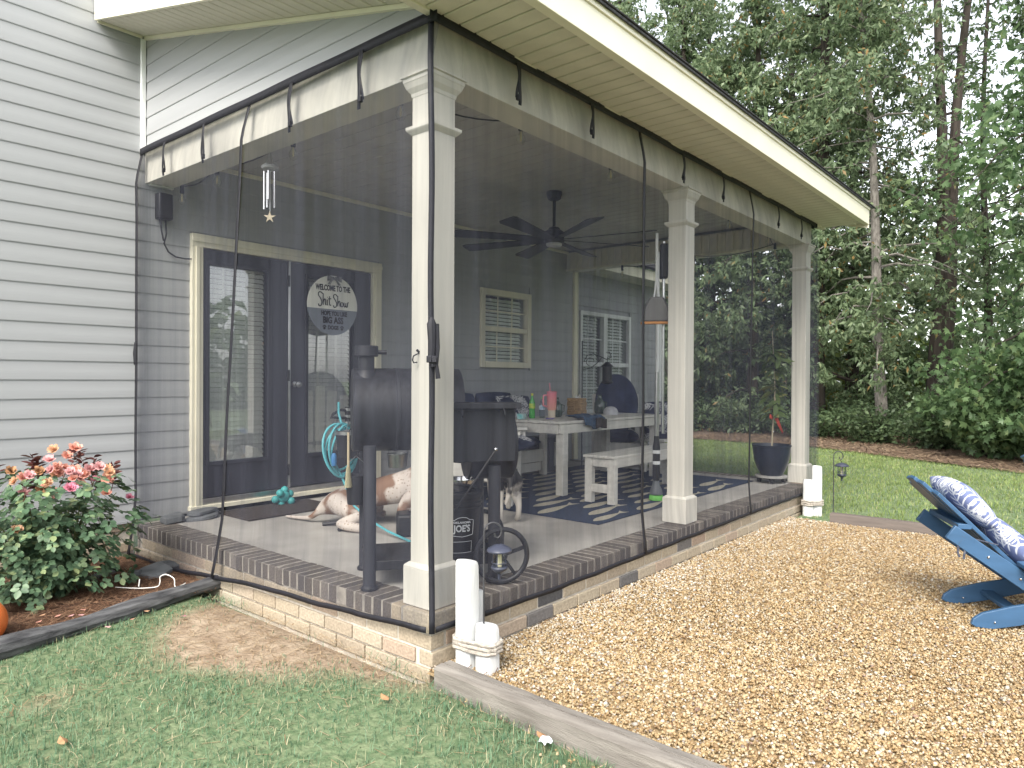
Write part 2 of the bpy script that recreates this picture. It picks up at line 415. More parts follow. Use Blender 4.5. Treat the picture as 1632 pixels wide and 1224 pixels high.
# corner trims and J channel
MB().box(5.745, W-.04, L+.01, 5.845, W+.02, 2.875).build('corner_trim', M_['trim'], house, bevel=.004)
MB().box(8.18, W-.04, .1, 8.28, W+.03, 2.88).build('corner_trim', M_['white'], house, bevel=.004)
MB().box(-.012, W-.035, 3.10, .02, W-.004, 3.97).build('j_channel', M_['white'], house, bevel=.003)
# lower roof of the far part of the house
fr = MB(); fr.box(5.9, 2.80, 2.885, 8.6, W-.0, 2.90); fr.build('far_soffit', M_['soffit'], house)
MB().box(5.9, 2.775, 2.88, 8.6, 2.797, 3.02).build('far_fascia', M_['fascia'], house, bevel=.003)
rfo = MB(); rfo.add([(5.86,2.74,3.022),(8.65,2.74,3.022),(8.65,6.0,4.45),(5.86,6.0,4.45),(5.86,2.74,3.05),(8.65,2.74,3.05),(8.65,6.0,4.48),(5.86,6.0,4.48)],
  [(0,3,2,1),(4,5,6,7),(0,1,5,4),(1,2,6,5),(2,3,7,6),(3,0,4,7)])
far_roof = rfo.build('far_roof', M_['shingle'], house, smooth=False)
sh = brick_mesh('shingle', .30, .22, .012, M_['shingle'], .003)
for r in range(6):
    for c in range(9):
        y = 2.82+r*.16
        inst('shingle', sh, far_roof, (6.02+c*.303+(r%2)*.15, y, 3.06+(y-2.74)*.438), (math.atan(.438)-.04, 0, 0))
# cable box and lead above the doors
cb = thing('outlet_box', 'black weatherproof outlet box with a looping cable above the doors', 'outlet box', (.12, W-.05, 2.72))
MB().box(.09, W-.10, 2.60, .20, W-.018, 2.80).build('box', M_['blackmetal'], cb, bevel=.01)
MB().tube([(.16,W-.05,2.60),(.17,W-.045,2.50),(.155,W-.04,2.42),(.19,W-.035,2.36),(.25,W-.03,2.33),(.33,W-.03,2.325),(.375,W-.035,2.33)], .006, 6).build('cable', M_['black'], cb)
MB().tube([(.12,W-.05,2.60),(.13,W-.05,2.52),(.15,W-.042,2.44)], .006, 6).build('plug_lead', M_['black'], cb)
# ------------------------------------------------------------------ the porch: foundation, floor, columns, beams, ceiling, roof
porch = thing('porch', 'covered porch with square cream columns on a brick ledge', 'porch', (2.9, 1.6, 0))
XE = 5.80
fl = MB(); fl.box(.165, .165, .05, XE-.16, W-.002, L-.002)
fl.build('floor_slab', M_['concrete'], porch)
base = MB()
base.box(-.0215, -.0215, -.2, .16, W+.0, .164); base.box(.16, -.022, -.2, XE+.02, .16, .164); base.box(XE-.155, .16, -.2, XE+.02, W, .164)
fo = base.build('foundation', M_['mortar'], porch)
base = MB()
base.box(-.0312, -.0312, .166, .1615, W-.01, L-.0035); base.box(.1615, -.0312, .166, XE+.03, .158, L-.0035); base.box(XE-.15, .158, .166, XE+.03, W, L-.0035)
base.build('mortar_bed', M_['mortar_ledge'], fo)
RB = brick_mesh('brick', .198, .0625, .095, M_['rowlock'], .005)
RC = brick_mesh('brick', .20, .198, .095, M_['brick'], .005)
def rj(a=.008): return (random.gauss(0,a), random.gauss(0,a), random.gauss(0,a))
y = .285
while y < W-.03:
    inst('brick', RB, fo, (.064+random.gauss(0,.002), y, .2135+random.gauss(0,.0012)), rj(.006)); y += .0745
x = .285
while x < XE-.24:
    inst('brick', RB, fo, (x, .064+random.gauss(0,.002), .2135+random.gauss(0,.0012)), (*rj(.006)[:2], PI/2+random.gauss(0,.006))); x += .0745
y = .1
while y < W-.05:
    inst('brick', RB, fo, (XE-.065, y, .2135), rj(.006)); y += .0745
inst('brick', RC, fo, (.066, .066, .2120)); inst('brick', RC, fo, (.064, .212, .2125), scale=(1,.34,1)); inst('brick', RC, fo, (.212, .064, .2125), scale=(.34,1,1))
inst('brick', RC, fo, (XE-.13, .066, .2120), scale=(1.2,1,1))
dark_at = {(0,3),(1,3),(0,10),(1,7)}
for r in range(3):
    z = .122-r*.078; pr = .004+.010*(r>=1)
    y = .0885 if r%2 == 0 else .195
    while y < W-.08:
        inst('brick', BR['brick'], fo, (.022-pr, y, z), (0,0,PI/2+random.gauss(0,.006))); y += .243
    x = .195 if r%2 == 0 else .0885; n = 0
    while x < XE-.08:
        kd = 'brick_dark' if (r,n) in dark_at else 'brick'
        inst('brick', BR[kd], fo, (x, .022-pr, z), (random.gauss(0,.006),0,random.gauss(0,.005))); x += .243; n += 1
# columns
def column(x0, y0, label=None):
    c = MB(); e = .025
    x1, y1 = x0+.2, y0+.2
    c.box(x0+e, y0+e, .468, x1-e, y1-e, 2.775)
    col = c.build('column', M_['post'], porch, bevel=.004)
    b = MB(); b.box(x0, y0, L+.001, x1, y1, .447)
    b.lathe([(.1*1.414,.447),(.1*1.414,.452),(.094*1.414,.459),(.080*1.414,.470)], 4, (x0+.1,y0+.1,0), Matrix.Rotation(PI/4,3,'Z'))
    b.build('plinth', M_['post'], col, smooth=False, bevel=.0025)
    n = MB(); r2 = 1.41421
    n.lathe([(.077*r2,2.575),(.094*r2,2.592),(.098*r2,2.598),(.098*r2,2.612),(.077*r2,2.618)], 4, (x0+.1,y0+.1,0), Matrix.Rotation(PI/4,3,'Z'))
    n.build('neck_moulding', M_['post'], col, smooth=False)
    n = MB(); n.lathe([(.077*r2,2.76),(.080*r2,2.778),(.096*r2,2.800),(.105*r2,2.825),(.108*r2,2.829),(.108*r2,2.846),(.118*r2,2.850),(.118*r2,2.862)], 4, (x0+.1,y0+.1,0), Matrix.Rotation(PI/4,3,'Z'))
    n.build('capital', M_['post'], col, smooth=False)
    return col
c1 = column(0, 0); c2 = column(2.69, 0); c3 = column(5.58, 0)
# a little hook on the corner column
hk = MB(); hk.tube([(.025,.118,1.50),(-.012,.118,1.485),(-.018,.118,1.465),(-.010,.118,1.452),(.012,.118,1.455)], .0035, 6)
hk.tube([(.024,.118,1.505),(.010,.118,1.515)], .006, 6); hk.build('hook', M_['blackmetal'], c1)
# beams
bz0, bz1 = 2.863, 3.112
MB().box(.025, .025, bz0, .225, W-.006, bz1).build('beam', M_['beam'], porch, bevel=.003)
MB().box(.226, .025, bz0, XE-.03, .225, bz1).build('beam', M_['beam'], porch, bevel=.003)
fb = MB().box(XE-.20, .226, bz0, XE-.03, W-.006, bz1).build('beam', M_['beam'], porch, bevel=.003)
pm = brick_mesh('panel', .010, .096, .232, M_['soffit'], .003)
y = .28
while y < W-.02:
    inst('panel', pm, fb, (XE-.204, y, 2.985), (0,0,0)); y += .1005
MB().box(XE-.225, .226, bz0-.006, XE-.2, W-.006, bz0+.022).build('edge_trim', M_['trim'], fb, bevel=.003)
MB().box(.025+.02, W-.05, bz0-.012, .225, W-.017, bz0-.001).build('edge_trim', M_['white'], porch)
MB().box(.226, W-.04, 3.09, XE-.2, W-.017, 3.125).build('crown_trim', M_['trim'], porch, bevel=.003)
# ceiling of narrow boards
cb_ = MB().box(.2, .2, 3.142, XE-.18, W, 3.16).build('ceiling', M_['ceiling'], porch)
cm = brick_mesh('ceiling_board', .145, W-.24, .012, M_['ceiling'], .004)
x = .30
while x < XE-.25:
    inst('ceiling_board', cm, cb_, (x, .225+(W-.24)/2, 3.134), (0,0,0)); x += .1505
# roof planes
SL = .25
def rz(y): return 3.185+SL*y
RX0, RX1, EY = -.315, 6.13, -.45
sof = MB().box(RX0+.005, EY+.02, 3.118, RX1-.005, .024, 3.13).build('eave_soffit', M_['soffit'], porch)
sp = brick_mesh('panel', .1035, .415, .012, M_['soffit'], .004)
x = RX0+.07
while x < RX1-.04:
    inst('panel', sp, sof, (x, -.215, 3.113), (random.gauss(0,.002),0,0)); x += .1135
MB().box(RX0, EY, 3.098, RX1, EY+.035, 3.119).build('soffit_channel', M_['fascia'], sof, bevel=.002)
MB().box(RX0, -.022, 3.096, RX1, .022, 3.118).build('soffit_channel', M_['soffit'], sof, bevel=.004)
MB().box(RX0-.012, EY-.022, 3.095, RX1+.012, EY-.001, 3.275).build('eave_fascia', M_['fascia'], porch, bevel=.003)
MB().box(RX0-.012, EY-.034, 3.252, RX1+.012, EY-.023, 3.288).build('drip_edge', M_['fascia'], porch, bevel=.002)
# gable wall above the left beam, faced with lap boards
gw = MB(); gw.add([(.045,.03,3.113),(.045,W,3.113),(.045,W,rz(W)),(.045,.03,rz(.03)),(.10,.03,3.113),(.10,W,3.113),(.10,W,rz(W)),(.10,.03,rz(.03))],
  [(0,1,2,3),(4,7,6,5),(0,4,5,1),(1,5,6,2),(2,6,7,3),(3,7,4,0)])
gable = gw.build('gable_wall', M_['siding'], porch)
k = 20
while True:
    z = Z0+k*DZ; k += 1
    if z > rz(W)-.02: break
    y0 = max(.045, (z+.02-rz(0))/SL); y1 = W-.03
    if z < 3.05: continue
    if y1-y0 < .03: continue
    pr = [(.016,.0015),(-.008,-.0015),(-.0098,.002),(-.0098,.008),(-.0082,.045),(-.0075,.070),(-.0060,.080),(-.004,DZ+.004),(.016,DZ+.004)]
    b = MB(); n = len(pr); zz0 = max(z, 3.12)
    e0 = lambda q: min(max(.045, (z+q+.006-rz(0))/SL), y1)
    pr = [(p, max(q, zz0-z)) for p,q in pr]
    vs = [(.032+p, e0(q), z+q) for p,q in pr]+[(.032+p, y1, z+q) for p,q in pr]
    b.add(vs, [(i,i+1,n+i+1,n+i) for i in range(n-1)]+[tuple(range(n-1,-1,-1)), tuple(range(n,2*n))])
    b.build('siding_board', M_['siding'], gable, angle=50)
# black shadow strip replaced by a thin trim between gable siding and beam
MB().box(-.002, .02, 3.112, .045, W-.03, 3.122).build('gable_trim', M_['trim'], gable)
# rake overhang
def slab(x0, x1, y0, y1, dz0, dz1):
    return [(x0,y0,rz(y0)+dz0),(x1,y0,rz(y0)+dz0),(x1,y1,rz(y1)+dz0),(x0,y1,rz(y1)+dz0),(x0,y0,rz(y0)+dz1),(x1,y0,rz(y0)+dz1),(x1,y1,rz(y1)+dz1),(x0,y1,rz(y1)+dz1)]
BF = [(0,3,2,1),(4,5,6,7),(0,1,5,4),(1,2,6,5),(2,3,7,6),(3,0,4,7)]
rs = MB().add(slab(RX0+.01, .044, EY+.1, W-.002, .006, .016), BF).build('rake_soffit', M_['soffit'], porch)
rp_ = brick_mesh('panel', .30, .1045, .012, M_['soffit'], .004)
y = .05
while y < W-.04:
    inst('panel', rp_, rs, (RX0+.165, y, rz(y)+.001), (math.atan(SL),0,0)); y += .1135
MB().add(slab(.002, .030, .02, W-.035, -.030, -.004), BF).build('frieze', M_['fascia'], rs, smooth=False)
MB().add(slab(RX0-.003, .03, W-.035, W-.018, -.026, -.004), BF).build('frieze', M_['fascia'], rs, smooth=False)
for (a,b,n) in ((RX0-.022, RX0, 'rake_fascia'), (RX1, RX1+.022, 'rake_fascia')):
    MB().add(slab(a, b, EY-.02, W-.018, -.012, .206), BF).build(n, M_['fascia'], porch, smooth=False, bevel=.003)
MB().add(slab(RX0-.034, RX0-.0225, EY-.02, W-.018, .185, .216), BF).build('drip_edge', M_['fascia'], porch, smooth=False)
roof = MB().add(slab(RX0-.045, RX1+.045, EY-.05, W+.0, .217, .230), BF).build('roof', M_['shingle'], porch, smooth=False)
rsh = brick_mesh('shingle', .30, .20, .010, M_['shingle'], .003)
for r in range(4):
    for c in range(22):
        y = EY+.04+r*.15
        inst('shingle', rsh, roof, (RX0+.1+c*.303-(r%2)*.15*(c>0), y, rz(y)+.236+.002*r), (math.atan(SL)-.03, 0, 0))
# far gable end so that the roof is closed
MB().add([(XE-.1,.03,3.113),(XE-.1,W,3.113),(XE-.1,W,rz(W)),(XE-.1,.03,rz(.03)),(XE-.05,.03,3.113),(XE-.05,W,3.113),(XE-.05,W,rz(W)),(XE-.05,.03,rz(.03))],
  [(0,1,2,3),(4,7,6,5),(0,4,5,1),(1,5,6,2),(2,6,7,3),(3,7,4,0)]).build('gable_wall', M_['siding'], porch)
rs2 = MB().add(slab(XE-.049, RX1-.01, EY+.1, W-.002, .006, .016), BF).build('rake_soffit', M_['soffit'], porch)
# ------------------------------------------------------------------ mosquito screens hung round the porch
def lerp(tab, t):
    for (a,p),(b,q) in zip(tab, tab[1:]):
        if t <= b: return p+(q-p)*max(0,(t-a)/(b-a))
    return tab[-1][1]
OUT = [(0,.10),(.26,.062),(.47,.040),(2.55,.036),(2.87,.040),(3.0,.012),(3.12,-.012)]   # how far the cloth hangs out of the column face, by height
def fold(u, z, s): 
    w = .010*math.sin(u*9.1+s)+.007*math.sin(u*23.+1.3*s+z*.7)+.004*math.sin(u*51+z*1.9)
    return w*(.25+.75*min(1,max(0,(3.1-z)/.5)))*(.4+.6*min(1,max(0,(z-.1)/.5)))
def out_at(z):
    return lerp(OUT, z)
def make_screen(name, label, P, u0, u1, zbot, folds, zips, straps, end_strips):
    """P(u, outward, z) -> world; u runs along the side."""
    o = thing(name, label, 'mosquito screen', P((u0+u1)/2, .05, .2), 'mosquito screens round the porch')
    nu = int((u1-u0)*34); nz = 46
    def surf(a, b):
        u = u0+(u1-u0)*a; zb = lerp(zbot, u); z = zb+(3.105-zb)*b
        return P(u, out_at(z)+abs(fold(u, z, folds))*.9, z)
    MB().grid(surf, nu, nz).build('netting', M_['net'], o)
    def ribbon(pts, wv, nm, mt=M_['black']):
        b = MB(); vs = []; k = len(pts)
        for p in pts: vs += [Vector(p)-Vector(wv), Vector(p)+Vector(wv)]
        b.add(vs, [(2*i,2*i+1,2*i+3,2*i+2) for i in range(k-1)])
        r = b.build(nm, mt, o); so = r.modifiers.new('solid','SOLIDIFY'); so.thickness = .003; so.offset = 0; return r
    n = 70
    us = [u0+(u1-u0)*i/n for i in range(n+1)]
    ribbon([P(u, .022+.002*math.sin(u*7), 3.088) for u in us], (0,0,.026), 'top_band')
    ribbon([P(u, out_at(lerp(zbot,u))+abs(fold(u,lerp(zbot,u),folds))*.5+.004, lerp(zbot,u)+.002*math.sin(u*13)) for u in us], (0,0,.014), 'bottom_band')
    du = Vector(P(1,0,0))-Vector(P(0,0,0))
    for (ut, ub, wd) in zips:
        zz = [lerp(zbot,ub)+(3.07-lerp(zbot,ub))*i/40 for i in range(41)]
        pts = []
        for z in zz:
            t = (z-zz[0])/(zz[-1]-zz[0]); u = ub+(ut-ub)*t+.006*math.sin(z*5+ub)*(1-t)
            pts.append(P(u, out_at(z)+.016, z))
        ribbon(pts, du*wd, 'zip_band')
    for (us_, ln) in straps:
        for k2, dd in ((0,-.008),(1,.009)):
            pts = []; l2 = ln*(1 if k2 else .86)
            for i in range(9):
                t = i/8; pts.append(P(us_+dd*(.3+t)+.006*math.sin(t*7+us_*9+k2*2), .034+.012*math.sin(t*3), 3.07-l2*t))
            ribbon(pts, du*(.012 if k2 else .009), 'tie_strap')
        b = MB(); pe = P(us_-.008, .045, 3.07-ln*.86); b.obox(pe, .010, .010, .014); b.build('buckle', M_['black'], o, bevel=.002)
    return o
FRONT = lambda u, d, z: Vector((u, .0-d, z))
LEFT = lambda u, d, z: Vector((.0-d, u, z))
FAR = lambda u, d, z: Vector((XE-.03+d, u, z))
zl = [(-.06,.205),(.76,.158),(1.39,.138),(1.91,.098),(2.5,.05),(3.2,.042)]
zf = [(-.06,.205),(.4,.192),(1.0,.186),(1.9,.195),(3.8,.205),(5.9,.200)]
s_left = make_screen('mosquito_screen', 'black netting on the gable side, in front of the dark double doors', LEFT, -.045, W-.03, zl, 1.0,
    [(1.625,1.91,.015),(W-.045,W-.045,.020)], [(.50,.30),(1.14,.28),(2.16,.26),(2.74,.24)], None)
s_front = make_screen('mosquito_screen', 'black netting on the long eave side, facing the gravel', FRONT, -.045, XE+.02, zf, 2.2,
    [(1.925,1.92,.016),(3.89,3.80,.016)], [(.59,.22),(1.303,.21),(2.537,.22),(3.258,.22),(4.553,.22),(5.23,.22)], None)
s_far = make_screen('mosquito_screen', 'black netting across the far end, seen through the porch', FAR, -.03, W-.03, [(0,.19),(3.3,.19)], 3.1,
    [(1.6,1.6,.011)], [(.7,.2),(2.3,.2)], None)
# corner closing band down the near column, with its buckled clip
b = MB(); vs = []
zz = [.19+(3.10-.19)*i/50 for i in range(51)]
dgn = Vector((-.7071,-.7071,0)); tan = Vector((.7071,-.7071,0))
for z in zz:
    c = Vector((0,0,z))+dgn*(out_at(z)*1.25+.012)+tan*(-.010+.014*(3.1-z)/3.0+.003*math.sin(z*6)); vs += [c-tan*.014, c+tan*.014]
b.add(vs, [(2*i,2*i+1,2*i+3,2*i+2) for i in range(50)])
cbnd = b.build('corner_band', M_['black'], s_front); so = cbnd.modifiers.new('solid','SOLIDIFY'); so.thickness = .004
b = MB()
c0 = Vector((0,0,1.50))+dgn*.085
b.tube([c0+Vector((0,0,.16)), c0+Vector((-.002,.0,.13)), c0+Vector((.003,0,.05)), c0+Vector((0,0,-.02)), c0+tan*.008+Vector((0,0,-.07))], [.008,.022,.020,.018,.014], 8)
b.tube([c0+tan*.022+Vector((0,0,.13)), c0+tan*.026+Vector((0,0,.02)), c0+tan*.022+Vector((0,0,-.06)), c0+tan*.030+Vector((0,0,-.125))], [.012,.012,.009,.012], 6)
b.build('tie_bundle', M_['black'], s_front)
for sgn in (-1,1):
    MB().obox(c0+tan*.012*sgn+Vector((0,0,-.035))+dgn*.014, .012, .008, .016, rz=-PI/4).build('buckle', M_['black'], s_front, bevel=.003)
b = MB(); c1_ = Vector(LEFT(W-.045, .06, 1.56))
b.tube([c1_+Vector((0,0,.08)), c1_, c1_-Vector((0,0,.09))], [.008,.016,.01], 6); b.build('tie_bundle', M_['black'], s_left)
# ------------------------------------------------------------------ things on the porch
smoke = mat('smoker_steel', (.028,.029,.036), .48, col2=(.009,.009,.011), scale=3.5, stretch=(9,9,.5), bump=.06, bscale=30, detail=8)
blk_pl = mat('black_plastic', (.018,.018,.02), .5, var=.15, scale=8)
navy = mat('navy_cloth', (.028,.038,.085), .85, var=.15, scale=8, bump=.25, bscale=200)
frame_w = mat('white_lumber', (.66,.64,.59), .55, var=.05, scale=4, stretch=(1,1,6))
table_w = mat('table_lumber', (.62,.60,.55), .55, var=.08, scale=4, stretch=(1,6,6))
aqua = mat('aqua_rubber', (.10,.40,.45), .5, var=.1)
galv = mat('galvanised', (.50,.50,.50), .32, 1.0, var=.12, scale=10)
zed = Vector((0,0,1))

# --- barrel smoker
A_ = Vector((.035,.505,0)); D_ = Vector((.816,-.578,0)); N_ = Vector((.578,.816,0))
def sp_(t, n, z): return A_+D_*t+N_*n+zed*z
sm = thing('barrel_smoker', 'black barrel smoker with a chimney, standing behind the corner column', 'smoker', sp_(.3,.2,L))
MX = Matrix((N_, zed, D_)).transposed()          # lathe axis along D_
b = MB(); R_ = .232
b.lathe([(.01,0),(R_*.97,0),(R_,.008),(R_,.23),(R_*1.012,.232),(R_*1.012,.25),(R_,.252),(R_,.60),(.01,.60)], 32, sp_(-.085,.25,1.20), MX)
chm = b.build('chamber', smoke, sm)
b = MB(); b.lathe([(.01,0),(.19,0),(.195,.006),(.195,.26),(.19,.266),(.01,.266)], 28, sp_(.56,.24,.99), MX); b.build('firebox', smoke, sm)
# flat front shelf with a lip and hooks
b = MB(); b.beam(sp_(.36,-.02,1.245), sp_(.80,-.02,1.245), .16, .006); b.beam(sp_(.36,-.10,1.232), sp_(.80,-.10,1.232), .006, .032)
b.beam(sp_(.38,-.03,1.08), sp_(.785,-.03,1.08), .012, .31); shf = b.build('front_shelf', smoke, sm, bevel=.003)
for t in (.47,.70):
    MB().tube([sp_(t,-.105,1.215), sp_(t,-.125,1.205), sp_(t,-.128,1.185), sp_(t+.004,-.115,1.175)], .004, 6).build('hook', smoke, shf)
    MB().beam(sp_(t-.01,-.044,1.20), sp_(t+.08,-.044,1.20), .01, .012).build('bracket', smoke, shf)
b = MB(); b.lathe([(.043,0),(.043,.12)], 18, sp_(-.01,.17,1.385)); b.lathe([(.060,.11),(.064,.115),(.064,.165),(.058,.17),(.01,.172)], 18, sp_(-.01,.17,1.385))
b.lathe([(.07,0),(.062,.02),(.045,.045)], 18, sp_(-.01,.17,1.375)); ch = b.build('chimney', smoke, sm)
MB().lathe([(.01,0),(.012,0),(.012,.05),(.01,.05)], 8, sp_(-.01,.17,1.52)+D_*.06, MX).build('damper_knob', smoke, ch)
for (t,n,z0_,zt_) in ((0,0,L,1.02),(0,.42,L,1.02),(.675,0,L+.0,.90),(.675,.42,L+.0,.90)):
    q = MB(); c = sp_(t,n,0); q.tube([Vector((c.x,c.y,z0_+.02)), Vector((c.x,c.y,zt_))], .034, 16); lg_ = q.build('leg', mat('leg_steel_%d'%(t*10+n*100), (.035,.036,.045), .5, var=.1), sm)
    MB().lathe([(.045,0),(.045,.012),(.036,.022)], 16, (c.x,c.y,z0_+.001)).build('foot', smoke, lg_)
q = MB(); q.beam(sp_(-.02,.21,.40), sp_(.70,.21,.40), .42, .012); q.beam(sp_(-.02,.0,.385), sp_(.70,.0,.385), .012, .05); q.build('bottom_shelf', smoke, sm, bevel=.003)
def wheel(c, ax, r):
    w = MB(); U = Vector((ax.y,-ax.x,0)); MW = Matrix((U, zed, ax)).transposed()
    pts = [c+U*math.cos(2*PI*i/36)*r+zed*math.sin(2*PI*i/36)*r for i in range(36)]
    w.tube(pts, .014, 8, closed=True); wo = w.build('wheel', smoke, sm)
    s = MB()
    for i in range(5):
        a = 2*PI*i/5+.3; s.beam(c, c+U*math.cos(a)*(r-.006)+zed*math.sin(a)*(r-.006), .018, .012, ax)
    s.build('spoke', smoke, wo); MB().lathe([(.01,-.02),(.028,-.02),(.028,.02),(.01,.02)], 14, c, MW).build('hub', smoke, wo)
wheel(sp_(.70,-.075,L+.157), N_, .142); wheel(sp_(.70,.48,L+.157), N_, .142)
MB().tube([sp_(.70,-.08,L+.157), sp_(.70,.49,L+.157)], .009, 8).build('axle', smoke, sm)
MB().tube([sp_(.66,-.07,.985), sp_(.40,-.09,.62)], .006, 6).build('draw_rod', blk_pl, sm)
MB().ball(sp_(.665,-.07,.995), .012, 8, 6).build('rod_knob', M_['chrome'], sm)
gc = thing('grease_can', 'small steel grease can hanging under the smoker barrel', 'can', sp_(.20,.22,.86)); 
MB().lathe([(.052,0),(.060,.07),(.064,.072),(.064,.078),(.056,.078),(.05,.004)], 20, sp_(.17,.24,.875)).build('can_body', galv, gc)
MB().tube([sp_(.11,.24,.945),sp_(.13,.24,.985),sp_(.17,.24,1.0),sp_(.21,.24,.985),sp_(.23,.24,.945)], .003, 6).build('bail', galv, gc)
# pellet bucket with printed logo, on the lower shelf
pb_c = sp_(.50,.20,.408)
pb = thing('pellet_bucket', 'black lidded pellet bucket with a white printed badge on the smoker shelf', 'bucket', pb_c)
b = MB(); b.lathe([(.118,0),(.122,.004),(.138,.235),(.146,.237),(.146,.245),(.140,.25),(.141,.262),(.149,.264),(.149,.272),(.142,.276),(.143,.300)], 36, pb_c); b.build('pail', blk_pl, pb)
MB().lathe([(.15,.30),(.153,.304),(.153,.325),(.148,.331),(.120,.331),(.118,.324),(.01,.324)], 36, pb_c).build('lid', blk_pl, pb)
fd = (Vector((CAM.x,CAM.y,0))-Vector((pb_c.x,pb_c.y,0))).normalized(); fx = Vector((-fd.y, fd.x, 0))
print_w = mat('white_print', (.66,.67,.68), .6, var=.03)
def badge(M4): return M4
def pl(u, z, out=.004):      # wraps flat art round the pail
    r = .122+.016*(z/.235)+out; a = u/.14; d_ = fd*math.cos(a)+fx*math.sin(a); return Vector((pb_c.x,pb_c.y,pb_c.z+z))+d_*r
def wrap(o):
    for v in o.data.vertices: v.co = pl(v.co.x, v.co.y, .003+v.co.z)
    return o
wrap(text_mesh('lettering', "JOE'S", .052, print_w, Matrix.Translation((.035,.135,0)), pb, .0004, .0016, .86))
wrap(text_mesh('lettering', "OKLAHOMA", .016, print_w, Matrix.Translation((.035,.170,0)), pb, .0004, .0006, 1.15))
b = MB()
bd = [(-.032,.098),(.0,.094),(.035,.090),(.07,.094),(.102,.098),(.106,.102),(.106,.178),(.102,.182),(.08,.184),(.06,.196),(.035,.200),(.01,.196),(-.01,.184),(-.032,.182),(-.036,.178),(-.036,.102)]
b.tube([pl(u,z) for u,z in bd], .0017, 4, closed=True); b.build('badge_border', print_w, pb)
b = MB(); b.tube([pl(u,z) for u,z in [(-.055,.0),(.0,.0),(.05,.0),(.10,.0),(.10,.03),(.10,.062),(.05,.062),(0,.062),(-.055,.062),(-.055,.03)]], .0013, 4, closed=True); b.build('panel_border', print_w, pb)
bw = thing('steel_bowl', 'shiny steel dog bowl resting on the pellet bucket lid', 'bowl', pb_c+zed*.332)
MB().lathe([(.062,0),(.075,.02),(.086,.062),(.094,.064),(.094,.068),(.082,.066),(.070,.02),(.01,.008)], 28, pb_c+zed*.331+fx*.02).build('bowl', M_['chrome'], bw)
# raised dog feeder behind
fdr = Vector((1.12,1.30,L))
df = thing('dog_feeder', 'low black dog feeder tray beside the spotted dog', 'dog feeder', fdr)
b = MB(); b.obox(fdr+zed*.08, .16, .10, .078, rz=-.7); b.build('tray', blk_pl, df, bevel=.02)
MB().lathe([(.07,0),(.085,.02),(.088,.022),(.08,.02),(.06,.005)], 20, fdr+zed*.158).build('steel_bowl', M_['chrome'], df)

# --- hose, buckets, whisk on a stand by the doors
bk = Vector((.835,1.90,.775))
hs_ = thing('hose_stand', 'black stand with looped aqua hose in front of the doors', 'hose stand', (.95,1.95,L))
b = MB(); b.tube([(.97,1.93,L+.01),(.97,1.93,1.16)], .022, 10); b.tube([(.80,1.80,L+.012),(.97,1.93,L+.03),(1.14,2.06,L+.012)], .014, 8); b.tube([(.84,2.06,L+.012),(.97,1.93,L+.03),(1.10,1.80,L+.012)], .014, 8); b.build('pole', blk_pl, hs_)
b = MB(); b.tube([(.97,1.93,1.13),(.90,1.92,1.14),(.82,1.90,1.115),(.79,1.89,1.085),(.84,1.90,1.085),(.97,1.93,1.075)], .010, 8); b.build('hanger', blk_pl, hs_)
for z in (1.13,1.08,1.03): MB().lathe([(.026,0),(.026,.02)], 12, (.972,1.93,z)).build('collar', M_['steel'], hs_)
b = MB(); pts = []
for i in range(120):
    a = i/119*2*PI*4.3; rr_ = .135+.018*math.sin(a*.37)+.01*math.sin(i*.21); pts.append((.86+rr_*math.cos(a)*.95+.02*math.sin(a*.23), 1.84+.03*math.sin(a*1.3)+.012*math.cos(i*.4), .845+rr_*1.28*math.sin(a)))
b.tube(pts, .0085, 7); hz = b.build('coil', aqua, hs_)
b = MB(); b.tube([(.80,1.85,.75),(.84,1.80,.62),(.87,1.72,.45),(.90,1.58,.36),(.92,1.40,.30),(.90,1.18,.275),(.86,1.02,.272),(.92,.90,.275),(1.05,.86,.30),(1.14,.90,.33),(1.2,.98,.32)], .0085, 7); b.build('hose_tail', aqua, hs_)
b = MB(); b.tube([(.865,1.84,1.0),(.862,1.87,1.06),(.858,1.89,1.12),(.858,1.89,1.20)], .0085, 7); b.build('hose_end', aqua, hs_)
MB().lathe([(.016,0),(.02,.03),(.02,.07),(.012,.09)], 10, (.752,1.80,.745)).build('nozzle', mat('blue_nozzle',(.05,.22,.5),.4), hs_)
bkt = thing('hanging_bucket', 'black bucket with a steel rim hanging on the hose stand', 'bucket', (.835,1.74,.80))
MB().lathe([(.070,0),(.074,.004),(.092,.165),(.094,.17),(.096,.175),(.088,.175),(.07,.01)], 24, (.835,1.74,.80)).build('pail', blk_pl, bkt)
MB().lathe([(.097,.170),(.099,.172),(.099,.195),(.092,.20),(.086,.195),(.084,.17)], 24, (.835,1.74,.80)).build('rim', galv, bkt)
MB().tube([(.75,1.68,.97),(.80,1.70,1.04),(.835,1.74,1.075),(.87,1.78,1.04),(.92,1.80,.97)], .0028, 6).build('bail', galv, bkt)
hb = sp_(-.055,.36,.655)
b2 = thing('ash_bucket', 'small black bucket hanging under the chimney end of the smoker', 'bucket', hb)
MB().lathe([(.046,0),(.049,.004),(.060,.155),(.064,.158),(.064,.166),(.057,.166),(.045,.01)], 24, hb).build('pail', blk_pl, b2)
MB().tube([hb+D_*-.062+zed*.158, hb+D_*-.04+zed*.24, hb+zed*.275, hb+D_*.04+zed*.24, hb+D_*.062+zed*.158], .0028, 6).build('bail', galv, b2)
MB().tube([hb+zed*.27, hb+zed*.285+D_*.012, hb+zed*.33], .004, 6).build('hanger', smoke, b2)
wb = sp_(-.10,.30,.76)
wk = thing('whisk_broom', 'tan whisk broom hanging on the chimney end of the smoker', 'broom', wb)
